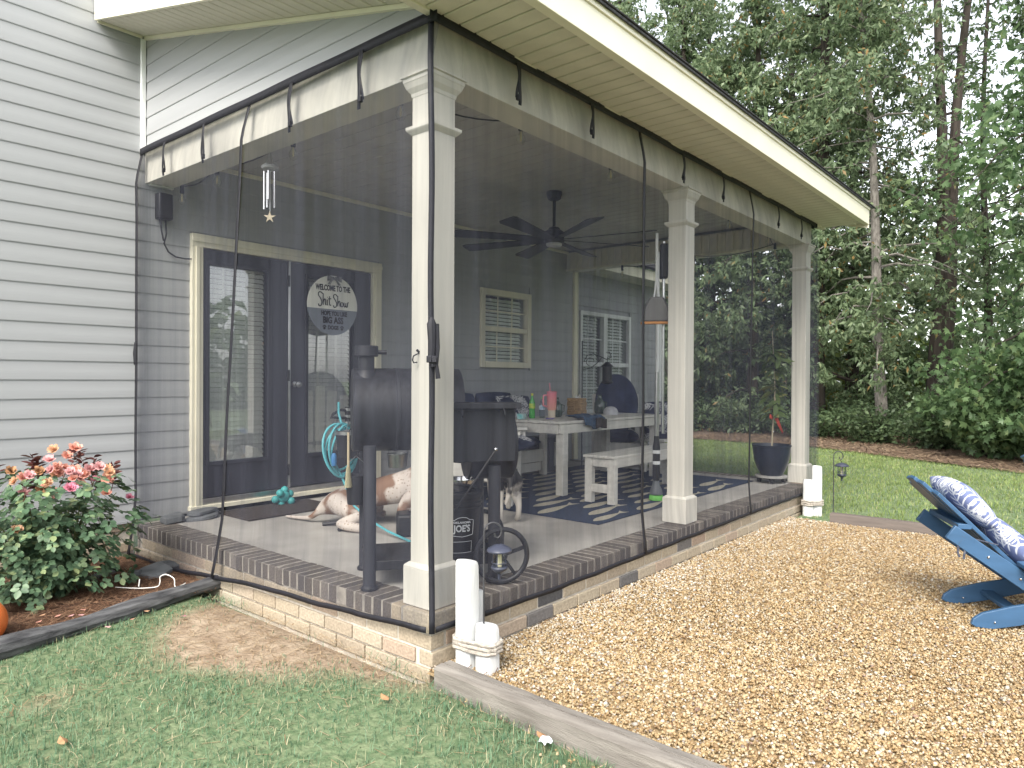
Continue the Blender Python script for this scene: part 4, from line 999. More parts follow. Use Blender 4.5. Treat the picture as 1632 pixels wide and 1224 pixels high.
# --- things on the table
T = tz
def put(name, label, cat, x, y): return thing(name, label, cat, (x,y,T))
green = glass_mat('green_bottle', (.12,.62,.12), 1.2); water = glass_mat('water_bottle', (.80,.86,.90), 1.4)
t = put('soda_bottle', 'green soda bottle with a yellow cap and yellow label', 'bottle', 3.34, 2.02); c = Vector((3.34,2.02,T))
MB().lathe([(.026,0),(.031,.006),(.031,.06),(.028,.085),(.032,.11),(.031,.155),(.020,.19),(.012,.215),(.012,.235)], 18, c).build('bottle_body', mat('green_pet',(.05,.36,.05),.15,var=.05,spec=.6), t)
MB().lathe([(.0325,.10),(.0328,.10),(.0325,.15)], 18, c, cap=False).build('label', mat('lemon_label',(.65,.62,.06),.5,col2=(.10,.42,.06),scale=30), t); MB().lathe([(.0135,.232),(.0135,.252),(.01,.254)], 14, c).build('cap', mat('yellow_cap',(.72,.70,.10),.4), t)
t = put('water_bottle', 'clear water bottle with a blue label beside the pink tumbler', 'bottle', 3.43, 1.96); c = Vector((3.43,1.96,T))
MB().lathe([(.026,0),(.030,.006),(.030,.13),(.020,.17),(.011,.185),(.011,.20)], 16, c).build('bottle_body', water, t); MB().lathe([(.0306,.085),(.0306,.13)], 16, c, cap=False).build('label', mat('blue_label',(.20,.42,.62),.5,col2=(.7,.72,.75),scale=25), t)
MB().lathe([(.0125,.198),(.0125,.215)], 12, c).build('cap', mat('green_cap',(.25,.55,.20),.4), t)
t = put('tumbler', 'pink and cream handled tumbler with a pink straw', 'tumbler', 3.46, 1.86); c = Vector((3.46,1.86,T))
grad = bpy.data.materials.new('tumbler_fade'); grad.use_nodes = True; N = grad.node_tree.nodes; K = grad.node_tree.links
tcx = N.new('ShaderNodeTexCoord'); sz_ = N.new('ShaderNodeSeparateXYZ'); K.new(tcx.outputs['Object'], sz_.inputs[0]); mr_ = N.new('ShaderNodeMapRange'); mr_.inputs[1].default_value = T; mr_.inputs[2].default_value = T+.26; K.new(sz_.outputs['Z'], mr_.inputs[0])
cr = N.new('ShaderNodeValToRGB'); K.new(mr_.outputs[0], cr.inputs[0]); e = cr.color_ramp.elements; e[0].color = (.70,.60,.45,1); e[0].position = .3; e[1].color = (.75,.20,.26,1); e.new(.34).color = (.78,.36,.28,1); K.new(cr.outputs[0], N['Principled BSDF'].inputs['Base Color']); N['Principled BSDF'].inputs['Roughness'].default_value = .4
MB().lathe([(.036,0),(.038,.004),(.039,.085),(.047,.10),(.050,.25),(.050,.26)], 22, c).build('cup', grad, t); pk = mat('pink_plastic',(.72,.26,.30),.4)
MB().lathe([(.051,.258),(.053,.262),(.053,.272),(.04,.278),(.01,.278)], 22, c).build('lid', pk, t)
hx = Vector((-.79,.61,0)); MB().tube([c+hx*.046+zed*.235, c+hx*.085+zed*.235, c+hx*.092+zed*.20, c+hx*.088+zed*.13, c+hx*.046+zed*.12], .010, 8).build('handle', pk, t)
MB().tube([c+Vector((-.01,.01,.27)), c+Vector((-.02,.015,.36))], .006, 8).build('straw', pk, t)
vg = mat('green_glass', (.07,.10,.085), .12, var=.3, scale=22, spec=.7); 
for (x,y,sc,lb) in ((3.74,2.0,1.0,'dark green glass jug between the tumbler and the basket'),(4.70,2.08,1.08,'dark green glass jug beyond the basket')):
    t = put('glass_jug', lb, 'jug', x, y); c = Vector((x,y,T)); MB().lathe([(r_*sc,z_*sc) for r_,z_ in [(.045,0),(.056,.01),(.060,.06),(.056,.12),(.030,.155),(.020,.175),(.020,.195),(.026,.20),(.02,.205)]], 20, c).build('jug_body', vg, t)
    MB().tube([c+Vector((.05,-.02,.13))*sc, c+Vector((.085,-.035,.12))*sc, c+Vector((.085,-.035,.06))*sc, c+Vector((.058,-.02,.04))*sc], .006*sc, 6).build('handle', vg, t)
wick = mat('wicker', (.40,.26,.12), .8, var=.2, scale=30, stretch=(1,1,4), bump=.6, bscale=80)
t = put('wicker_basket', 'square wicker basket with a loop handle and a paper tissue', 'basket', 4.20, 2.06); c = Vector((4.20,2.06,T))
bo = None
for k2 in range(9):
    z = T+.012+k2*.0185; h_ = .088+.004*math.sin(k2*1.3); ring = []
    for i in range(32):
        a = 2*PI*i/32; cs, sn = math.cos(a), math.sin(a); m_ = (abs(cs)**5+abs(sn)**5)**(-1/5); ring.append(c+Vector((cs*m_*h_*1.08*math.cos(.3)-sn*m_*h_*math.sin(.3), cs*m_*h_*1.08*math.sin(.3)+sn*m_*h_*math.cos(.3), z-T+.003*math.sin(a*9+k2))))
    w_ = MB(); w_.tube(ring, .0095, 6, closed=True); w_.build('wicker_coil', wick, t)
MB().obox(c+zed*.09, .082,.078,.085, rz=.3).build('lining', wick, t); MB().obox(c+zed*.178, .094,.088,.012, rz=.3).build('lid', wick, t, bevel=.008)
hc = c+Vector((-.085,-.06,.085)); MB().tube([hc+Vector((-.035*math.cos(.6),.035*math.sin(.6),.05)), hc+Vector((-.04*math.cos(.6),.04*math.sin(.6),0)), hc+Vector((-.02,.01,-.05)), hc+Vector((.02,-.01,-.05)), hc+Vector((.04*math.cos(.6),-.04*math.sin(.6),0)), hc+Vector((.035*math.cos(.6),-.035*math.sin(.6),.05))], .008, 7).build('loop_handle', wick, t)
b = MB(); b.grid(lambda u,v: c+Vector((.02+.05*(u-.5)+.01*math.sin(v*7), .05*(v-.5), .19+.05*math.sin(u*PI)*(.6+.4*math.cos(v*5)))), 6, 6); b.build('tissue', M_['white'], t)
denim = mat('denim', (.045,.085,.15), .9, var=.25, scale=25, bump=.4, bscale=120)
def drape(name, label, cat, pts, m, zf, n=18, th=.012):
    b = MB(); x0,y0,x1,y1 = pts
    b.grid(lambda u,v: Vector((x0+(x1-x0)*u+.02*math.sin(v*9), y0+(y1-y0)*v+.015*math.sin(u*11), zf(u,v))), n, n); o = b.build(name, m); tag(o, label, cat)
    so = o.modifiers.new('s','SOLIDIFY'); so.thickness = th; return o
def fz(u,v): return T+.02+.018*math.sin(u*8+v*5)*math.sin(v*6)+.012*math.cos(u*17)
b = MB()
def dr(u,v):
    x = 3.42+.34*u+.02*math.sin(v*8); y = 1.66-.28*v
    if y >= 1.44: return Vector((x,y,T+.016+.014*abs(math.sin(u*9+v*4))+.01*math.cos(u*15)))
    return Vector((x+.02*math.sin(u*8), 1.437-.012*abs(math.sin(u*9)), T+.012-(1.44-y)*1.5*(.7+.5*math.sin(u*PI)**2)))
b.grid(dr, 22, 26); o = b.build('folded_jeans', denim); tag(o, 'crumpled blue jeans hanging over the table edge', 'jeans'); so = o.modifiers.new('s','SOLIDIFY'); so.thickness = .010
b = MB(); b.grid(lambda u,v: Vector((3.60+.17*u, 1.435-.014-.01*math.sin(u*7), T+.01-.095*v+.01*math.sin(u*5))), 10, 10); o = b.build('leather_pouch', mat('pouch',(.035,.025,.022),.7)); tag(o, 'dark pouch hanging over the edge by the jeans', 'pouch'); so = o.modifiers.new('s','SOLIDIFY'); so.thickness = .03
cp = put('baseball_cap', 'pale grey baseball cap on the table by the jug', 'cap', 4.62, 1.88); c = Vector((4.62,1.88,T))
capm = mat('cap_cloth',(.50,.50,.52),.9,var=.1,scale=20)
MB().lathe([(.088,.0),(.086,.03),(.074,.062),(.045,.085),(.01,.092)], 18, c, Matrix.Diagonal(Vector((1.1,.95,1)))).build('crown', capm, cp)
MB().lathe([(.01,.006),(.07,.008),(.078,.004),(.07,0),(.01,-.0)], 16, c+Vector((.10,-.03,.004)), Matrix.Diagonal(Vector((1,.9,1)))).build('brim', capm, cp)
t = put('phone', 'violet phone lying flat beside the water bottle', 'phone', 3.36, 1.84); MB().obox((3.36,1.80,T+.006), .072,.036,.004, rz=.5).build('phone_body', mat('violet',(.10,.07,.30),.3), t, bevel=.003)
t = put('wipes_box', 'small white and teal packet at the table end', 'packet', 3.12, 1.98); MB().obox((3.12,1.98,T+.028), .05,.035,.027, rz=.4).build('packet_body', mat('teal_pack',(.62,.66,.66),.5,col2=(.10,.42,.42),scale=14), t, bevel=.006)
# speaker with a framed picture beside the loveseat
t = thing('storage_box', 'black box with a framed print beside the loveseat', 'box', (4.62,2.72,L)); MB().box(4.42,2.60,L+.008,4.80,2.95,L+.42).build('case', blk_pl, t, bevel=.01)
MB().box(4.50,2.585,L+.08,4.72,2.598,L+.36).build('frame', mat('print_frame',(.6,.6,.58),.6), t); MB().box(4.525,2.578,L+.10,4.695,2.584,L+.335).build('print', mat('print_bw',(.5,.5,.5),.6,col2=(.03,.03,.03),scale=16), t)
# wrought iron hook with a lantern beyond the table
t = thing('shepherd_hook', 'black wrought iron hook with scrolls near the corner trim', 'garden hook', (4.98,2.52,L))
b = MB(); bx = Vector((4.98,2.52,0)); b.tube([bx+zed*(L+.008), bx+zed*1.86], .008, 8); b.build('post', M_['blackmetal'], t)
dR = Vector((.64,-.77,0)); sc_ = [bx+zed*1.60+dR*(.02), bx+zed*1.68+dR*.06, bx+zed*1.70+dR*.14, bx+zed*1.66+dR*.24, bx+zed*1.63+dR*.30, bx+zed*1.66+dR*.36, bx+zed*1.72+dR*.34, bx+zed*1.72+dR*.30]
b = MB(); b.tube(sc_, .006, 6); b.tube([bx+dR*(.10+.05*math.cos(i*.5))*1+zed*(1.60+.05*math.sin(i*.5)) for i in range(10)], .004, 6); b.tube([bx+zed*1.5, bx+zed*1.52+dR*.10, bx+zed*1.58+dR*.18, bx+zed*1.65+dR*.24], .005, 6); b.build('scroll', M_['blackmetal'], t)
t = thing('bird_feeder', 'dark lantern shaped feeder hanging from the scrolled hook', 'feeder', bx+dR*.31+zed*1.3)
c = bx+dR*.31; b = MB(); b.lathe([(.02,1.60),(.075,1.55),(.08,1.54),(.06,1.535),(.06,1.36),(.075,1.355),(.075,1.34),(.03,1.32)], 14, (c.x,c.y,0)); b.tube([c+zed*1.60, c+zed*1.66], .004, 6); b.build('feeder_body', M_['blackmetal'], t)

# --- ceiling fan
FX, FY = 2.985, 1.49
fan = thing('ceiling_fan', 'dark eight bladed ceiling fan with a small round light', 'fan', (FX,FY,2.62))
MB().lathe([(.072,3.126),(.072,3.10),(.060,3.06),(.035,3.045)], 20, (FX,FY,0)).build('canopy', M_['blackmetal'], fan)
MB().tube([(FX,FY,3.05),(FX,FY,2.77)], .014, 10).build('downrod', M_['blackmetal'], fan)
MB().lathe([(.03,2.80),(.05,2.79),(.055,2.775),(.088,2.755),(.096,2.74),(.096,2.66),(.088,2.645),(.01,2.645)], 24, (FX,FY,0)).build('motor', M_['blackmetal'], fan)
MB().lathe([(.075,2.645),(.075,2.632),(.068,2.622),(.01,2.616)], 24, (FX,FY,0)).build('light_lens', mat('lens',(.55,.56,.60),.4), fan)
bl = MB(); pr = [(.10,-.045),(.30,-.058),(.92,-.082),(.96,-.065),(.96,.065),(.92,.082),(.30,.058),(.10,.045)]
MBl = Matrix.Rotation(.20,4,'X'); bl.prism(pr, MBl, .008); bme = bl.mesh('blade', M_['blackmetal'], smooth=False)
for i in range(8): inst('blade', bme, fan, (FX,FY,2.675), (0,0,.22+i*PI/4))
# --- string lights
bulb_g = glass_mat('bulb_glass', (.95,.95,.93), 2.5); 
SLT = [(.26,3.10,2.86),(.26,2.55,2.905),(.26,1.57,2.91),(.26,.53,2.925),(.98,.26,2.92),(2.0,.26,2.92),(3.05,.26,2.915),(4.10,.26,2.92),(5.11,.26,2.925),(5.48,.32,2.86),(5.54,1.3,2.84),(5.54,2.29,2.82)]
stl = thing('string_lights', 'string of clear bulbs in black sockets along the porch beams', 'string lights', (.26,.26,2.9))
cab = MB(); pts = []
for i,(a,bq) in enumerate(zip(SLT,SLT[1:])):
    for j in range(8):
        tq = j/8; p = Vector(a).lerp(Vector(bq), tq); p.z = p.z+.02-.05*math.sin(PI*tq); pts.append(p)
pts.append(Vector(SLT[-1])+zed*.02); cab.tube(pts, .0045, 6); cab.build('cable', M_['black'], stl)
sb = MB(); sb.lathe([(.008,.03),(.014,.02),(.016,-.035),(.015,-.04)], 12); sme = sb.mesh('socket', M_['black'])
bb = MB(); bb.lathe([(.012,-.04),(.013,-.055),(.027,-.085),(.028,-.10),(.020,-.122),(.004,-.13)], 14); bme2 = bb.mesh('bulb', bulb_g)
fi = MB(); fi.lathe([(.003,-.045),(.006,-.07),(.006,-.10),(.002,-.105)], 6); fme = fi.mesh('filament', mat('filament',(.7,.6,.4),.3))
for p in SLT:
    s_o = inst('socket', sme, stl, p); 
    for nm_, me_ in (('bulb',bme2),('filament',fme)):
        o = bpy.data.objects.new(nm_, me_); COL.objects.link(o); o.parent = s_o
# --- wind chime
wc = thing('wind_chime', 'wind chime with silver tubes and a starfish by the left beam', 'wind chime', (.22,1.775,2.45))
WX, WY = .22, 1.775
MB().lathe([(.01,2.775),(.052,2.775),(.058,2.765),(.052,2.752),(.01,2.752)], 18, (WX,WY,0)).build('disc', mat('chime_disc',(.5,.5,.5),.6), wc)
b = MB()
for i in range(3): a = i*2.1; b.tube([(WX+.045*math.cos(a),WY+.045*math.sin(a),2.775),(WX,WY,2.86)], .0018, 5)
b.tube([(WX,WY,2.86),(WX,WY,2.88),(WX+.01,WY+.01,2.895)], .003, 5); b.tube([(WX,WY,2.75),(WX,WY,2.47)], .002, 5); b.build('strings', M_['steel'], wc)
for i,(a,ln) in enumerate(((.2,.21),(1.5,.23),(2.7,.25),(3.9,.19),(5.1,.24))):
    MB().tube([(WX+.036*math.cos(a),WY+.036*math.sin(a),2.735),(WX+.036*math.cos(a),WY+.036*math.sin(a),2.735-ln)], .008, 10).build('chime_tube', M_['chrome'], wc)
pts = [((.042 if i%2 == 0 else .015)*math.cos(PI/2+i*PI/5), (.042 if i%2 == 0 else .015)*math.sin(PI/2+i*PI/5)) for i in range(10)]
MB().prism(pts, Matrix.Translation((WX,WY,2.435)) @ Matrix.Rotation(-.75,4,'Z') @ Matrix.Rotation(PI/2,4,'X'), .01).build('starfish', mat('starfish',(.52,.45,.33),.8), wc, bevel=.003)
# --- scrubber pole, dustpan and broom by the second column
SX, SY2 = 3.50, .69
sc2 = thing('pole_tool', 'long silver pole tool with a black motor end and green brush', 'pole tool', (SX,SY2,L))
MB().lathe([(.062,.012),(.066,.02),(.062,.055),(.02,.065)], 20, (SX,SY2,L)).build('green_brush', mat('lime',(.20,.62,.12),.5), sc2)
MB().lathe([(.060,.066),(.056,.10),(.035,.15),(.028,.19)], 20, (SX,SY2,L)).build('hood', mat('hood_grey',(.13,.14,.15),.3), sc2)
MB().lathe([(.028,.19),(.034,.22),(.034,.50),(.024,.56),(.022,.60)], 16, (SX,SY2,L)).build('motor_grip', blk_pl, sc2)
for z in (.34,.44): MB().lathe([(.0352,z),(.0352,z+.03)], 16, (SX,SY2,L), cap=False).build('sticker', M_['white'], sc2)
MB().tube([(SX,SY2,L+.60),(SX+.004,SY2,1.45)], .020, 12).build('lower_tube', M_['steel'], sc2); MB().tube([(SX+.004,SY2,1.45),(SX+.01,SY2,2.55)], .016, 12).build('upper_tube', M_['white'], sc2)
dp = thing('dustpan', 'grey dustpan with an orange lip hanging left of the second column', 'dustpan', (2.78,.30,1.85))
DPc = Vector((2.80,.32,1.84)); g_pl = mat('grey_plastic',(.19,.185,.18),.5,var=.06)
fw_ = (Vector((CAM.x,CAM.y,0))-Vector((DPc.x,DPc.y,0))).normalized(); rt_ = Vector((-fw_.y,fw_.x,0))
pan = [(-.125,0),(.125,0),(.105,.12),(.055,.21),(-.055,.21),(-.105,.12)]
M4 = Matrix((( rt_.x,0,fw_.x,DPc.x),(rt_.y,0,fw_.y,DPc.y),(0,1,0,DPc.z),(0,0,0,1)))
b = MB(); 
b.add([M4@Vector((x,y,.0)) for x,y in pan]+[M4@Vector((x*.8,y*.9+.01,.045+.03*(y>.1))) for x,y in pan], [tuple(range(5,-1,-1))]+[tuple(range(6,12))]+[(i,(i+1)%6,6+(i+1)%6,6+i) for i in range(6)])
b.build('scoop', g_pl, dp, bevel=.01); b = MB(); b.add([M4@Vector(p) for p in ((-.127,-.014,-.002),(.127,-.014,-.002),(.127,.004,-.002),(-.127,.004,-.002),(-.10,-.012,.044),(.10,-.012,.044),(.10,.006,.044),(-.10,.006,.044))], BF); b.build('lip', mat('orange_lip',(.62,.26,.06),.5), dp)
b = MB(); b.tube([M4@Vector((-.02,.20,.03)), M4@Vector((-.005,.33,.025))], .008, 8); b.tube([M4@Vector((.02,.20,.03)), M4@Vector((.005,.33,.025))], .008, 8); b.tube([M4@Vector((0,.33,.02)), M4@Vector((.0,.72,.01))], .012, 8); b.build('handle', M_['white'], dp)
br = thing('broom', 'dark handled broom hung behind the dustpan', 'broom', (2.86,.34,2.0)); b = MB(); b.tube([M4@Vector((.055,-.9,-.04)), M4@Vector((.055,.66,-.04))], .012, 8); b.build('handle', M_['steel'], br)
MB().obox(M4@Vector((.055,.50,-.045)), .05,.03,.14, rz=.6).build('head', blk_pl, br, bevel=.01)
# --- pot with sapling
PC = Vector((5.42,.32,L))
ct = thing('plant_caddy', 'wheeled grey plant caddy under the navy pot', 'caddy', PC); MB().lathe([(.01,.058),(.165,.058),(.172,.062),(.172,.078),(.165,.082),(.01,.082)], 24, PC).build('disc', mat('caddy_grey',(.36,.35,.33),.7), ct)
for i in range(4):
    a = i*PI/2+.4; c = PC+Vector((.125*math.cos(a),.125*math.sin(a),.030)); MB().lathe([(.01,-.016),(.027,-.016),(.027,.016),(.01,.016)], 14, c, Matrix.Rotation(PI/2,3,'X')).build('castor', blk_pl, ct)
    MB().beam(c+zed*.01, c+zed*.03, .02, .03, (1,0,0)).build('fork', blk_pl, ct)
pt = thing('flower_pot', 'large navy glazed pot on a wheeled caddy at the far post', 'pot', PC+zed*.083)
MB().lathe([(.10,0),(.112,.004),(.15,.07),(.180,.16),(.195,.25),(.200,.315),(.208,.318),(.208,.332),(.198,.334),(.192,.31),(.185,.285),(.01,.285)], 36, PC+zed*.083).build('pot_body', mat('navy_glaze',(.016,.022,.040),.3,var=.15,spec=.5), pt)
MB().lathe([(.184,.286),(.10,.294),(.01,.296)], 24, PC+zed*.083, cap=False).build('soil', mat('potting_soil',(.05,.035,.025),.95,bump=.6), pt)
sa = thing('sapling', 'thin staked sapling with a red ribbon growing in the navy pot', 'sapling', PC+zed*.37)
stp = [PC+Vector((.0,0,.36)),PC+Vector((.03,.0,.62)),PC+Vector((.06,-.01,.90)),PC+Vector((.075,.0,1.15)),PC+Vector((.06,.01,1.40)),PC+Vector((.05,.02,1.66))]
MB().tube(stp, [.009,.009,.008,.007,.005,.003], 8).build('stem', mat('tan_stem',(.36,.31,.22),.8), sa)
r_ = np.random.default_rng(5); cs = []
for (z,nk) in ((1.0,7),(1.1,9),(1.2,9),(1.3,4),(1.45,10),(1.55,14),(1.63,14)):
    for _ in range(nk*2): cs.append((PC.x+.06+r_.normal(0,.035), PC.y+r_.normal(0,.035), L+z-.30+r_.normal(0,.03)+.10))
def simple_leaves(cs, size, seed, aspect, droop):
    r = np.random.default_rng(seed); c = np.array(cs); n = len(c); a = r.uniform(0,2*PI,n); el = r.normal(-droop,.35,n)
    d = np.stack([np.cos(a)*np.cos(el),np.sin(a)*np.cos(el),np.sin(el)],-1); q_ = np.array([[0,0,1.]])+r.normal(0,.35,(n,3)); s = np.cross(d,q_); s /= np.linalg.norm(s,axis=1,keepdims=True); nn = np.cross(s,d)
    l = size*r.uniform(.7,1.3,n)[:,None]; w = l*aspect
    V = [c, c+d*l*.3+s*w*.42+nn*l*.03, c+d*l*.62+s*w*.42, c+d*l-nn*l*.10, c+d*l*.62-s*w*.42, c+d*l*.3-s*w*.42+nn*l*.03, c+d*l*.5-nn*l*.05]
    v = np.stack(V,1).reshape(-1,3); f = np.array([[0,1,2,6],[6,2,3,4],[0,6,4,5]]); return v, ((np.arange(n)*7)[:,None,None]+f[None]).reshape(-1,4)
v,f = simple_leaves(cs, .16, 6, .36, .45); o = bpy.data.objects.new('leaves', np_mesh('leaves', v, f, ramp_mat('sapling_leaf', [(0,(.09,.14,.05)),(.6,(.15,.21,.07)),(1,(.30,.27,.10))],'isl',.45,transl=.4), True)); link(o, sa)
b = MB(); rb = PC+Vector((.045,-.01,.70)); b.add([rb, rb+Vector((.02,-.03,.01)), rb+Vector((.11,-.06,-.15)), rb+Vector((.08,-.06,-.17))],[(0,1,2,3)]); b.add([rb+Vector((0,0,.02)),rb+Vector((-.05,.03,.05)),rb+Vector((-.055,.03,.0)),rb+Vector((0,0,-.02))],[(0,1,2,3)]); o = b.build('ribbon', mat('red_ribbon',(.52,.06,.035),.6), sa); so = o.modifiers.new('s','SOLIDIFY'); so.thickness = .004
for z in (.55,.85): MB().lathe([(.012,0),(.012,.012)], 8, PC+Vector((.03+.05*(z-.55),0,z))).build('tie', M_['white'], sa)
# ------------------------------------------------------------------ things in the yard
post_w = mat('white_post_paint', (.60,.61,.61), .55, var=.05, scale=10, stretch=(6,6,1), bump=.25, bscale=20)
rope_m = mat('rope', (.42,.38,.33), .9, var=.2, scale=60, bump=.6, bscale=200)
lan_m = mat('lantern_paint', (.045,.05,.075), .35, var=.1, scale=10); warm = mat('lamp_core', (.55,.50,.33), .5)
def piling_set(base, rz, label, lens=(.51,.345,.225)):
    """Three white pilings bound with rope"""
    B = Vector(base); t = thing('dock_pilings', label, 'pilings', B, 'white dock pilings at the porch ends')
    R = Matrix.Rotation(rz,3,'Z'); pos = [Vector((0,0,0)), Vector((.085,.045,0)), Vector((.018,-.112,0))]
    for p,h in zip(pos,lens):
        c = B+R@p; b = MB(); pr = []; n = 12; r0 = .052
        tilt = Vector((random.gauss(0,.008),random.gauss(0,.008),1))
        out = [(r0*math.copysign(abs(math.cos(2*PI*i/n))**.7,math.cos(2*PI*i/n)), r0*math.copysign(abs(math.sin(2*PI*i/n))**.7,math.sin(2*PI*i/n))) for i in range(n)]
        vs = []; lv = [(-.06,1),(h*.3,1.0),(h*.7,.99),(h-.02,.97),(h-.006,.9),(h,.78)]
        for z,s in lv:
            for x,y in out:
                q = R@Vector((x*s,y*s,0)); vs.append(c+q+tilt*z+Vector((0,0,-.18*q.x if z > h-.03 else 0)))
        fs = [(k*n+i,k*n+(i+1)%n,(k+1)*n+(i+1)%n,(k+1)*n+i) for k in range(len(lv)-1) for i in range(n)]+[tuple(range(n-1,-1,-1)),tuple((len(lv)-1)*n+i for i in range(n))]
        b.add(vs,fs); b.build('piling', post_w, t, angle=30)
    hull = [(-.056,.03),(-.03,.056),(.05,.10),(.09,.104),(.136,.075),(.14,.03),(.08,-.12),(.05,-.163),(.0,-.166),(-.034,-.145),(-.056,-.02)]
    for k in range(3):
        pts = []; m = len(hull)
        for i in range(m):
            a = Vector((*hull[i],0)); c2 = Vector((*hull[(i+1)%m],0))
            for j in range(4): pts.append(B+R@(a.lerp(c2,j/4)*1.04)+zed*(.105+k*.019+.003*math.sin(i*2+k)))
        b = MB(); k2 = len(pts); b.tube(pts, [.0095+.0012*math.sin(i*2.4) for i in range(k2)], 7, closed=True); b.build('rope_turn', rope_m, t)
    return t, R
def hook_lantern(foot, dirv, htop, label1, label2, sc=1.0):
    F = Vector(foot); d = Vector((*dirv,0)).normalized(); t = thing('garden_hook', label1, 'garden hook', F, 'garden hooks beside the pilings')
    r = .042*sc; zc = htop-r; pts = [F+zed*.0, F+zed*(zc-F.z)*.5, Vector((F.x,F.y,zc))]
    for i in range(1,12): a = PI-i*PI*1.15/11; pts.append(Vector((F.x,F.y,zc))+d*(r+r*math.cos(a))+zed*r*math.sin(a))
    e = pts[-1]; pts += [e-d*.012*sc-zed*.012*sc, e-d*.026*sc-zed*.006*sc, e-d*.030*sc+zed*.010*sc]
    MB().tube(pts, .0045*sc, 7).build('rod', mat('hook_iron',(.05,.05,.055),.3), t)
    H = Vector((F.x,F.y,zc))+d*(2*r-.010*sc)-zed*(.022*sc)
    l = thing('solar_lantern', label2, 'lantern', H-zed*.15*sc, 'solar lanterns on garden hooks'); T0 = H.z-.055*sc
    s = lambda pr: [(a*sc,T0+b_*sc) for a,b_ in pr]; at = (H.x,H.y,0)
    MB().lathe(s([(.010,.016),(.030,.010),(.055,-.004),(.060,-.012),(.058,-.018),(.02,-.016)]), 22, at).build('hood', lan_m, l)
    MB().lathe(s([(.029,-.02),(.029,-.088)]), 16, at, cap=False).build('glass', M_['clear'], l)
    MB().lathe(s([(.012,-.02),(.012,-.088)]), 10, at).build('lamp_core', warm, l)
    for i in range(4):
        a = i*PI/2+.4; MB().tube([(H.x+.032*sc*math.cos(a),H.y+.032*sc*math.sin(a),T0-.016*sc),(H.x+.032*sc*math.cos(a),H.y+.032*sc*math.sin(a),T0-.09*sc)], .0028*sc, 6).build('bar', lan_m, l)
    MB().tube([(H.x+.035*sc*math.cos(i*PI/9),H.y+.035*sc*math.sin(i*PI/9),T0-.070*sc) for i in range(18)], .0025*sc, 6, closed=True).build('ring', lan_m, l)
    MB().lathe(s([(.038,-.088),(.040,-.094),(.036,-.104),(.018,-.116),(.008,-.122),(.006,-.15)]), 18, at).build('base', lan_m, l)
    MB().tube([(H.x,H.y,T0+.014*sc),(H.x-.012*d.x,H.y-.012*d.y,T0+.035*sc),H], .0025*sc, 6).build('handle', M_['blackmetal'], l)
piling_set((.112,-.135,.0), .0, 'three white pilings tied with rope at the near porch corner')
hook_lantern((.115,-.235,.20), (.62,-.45), .70, 'thin black hook rising from the nearest piling', 'solar lantern hanging by the near porch corner')
piling_set((5.27,-.20,.0), 1.9, 'three white pilings tied with rope at the far porch end', (.50,.36,.20))
hook_lantern((5.50,-.30,.0), (.62,-.77), .64, 'thin black hook standing at the far pilings', 'solar lantern hanging by the far lawn', 1.15)
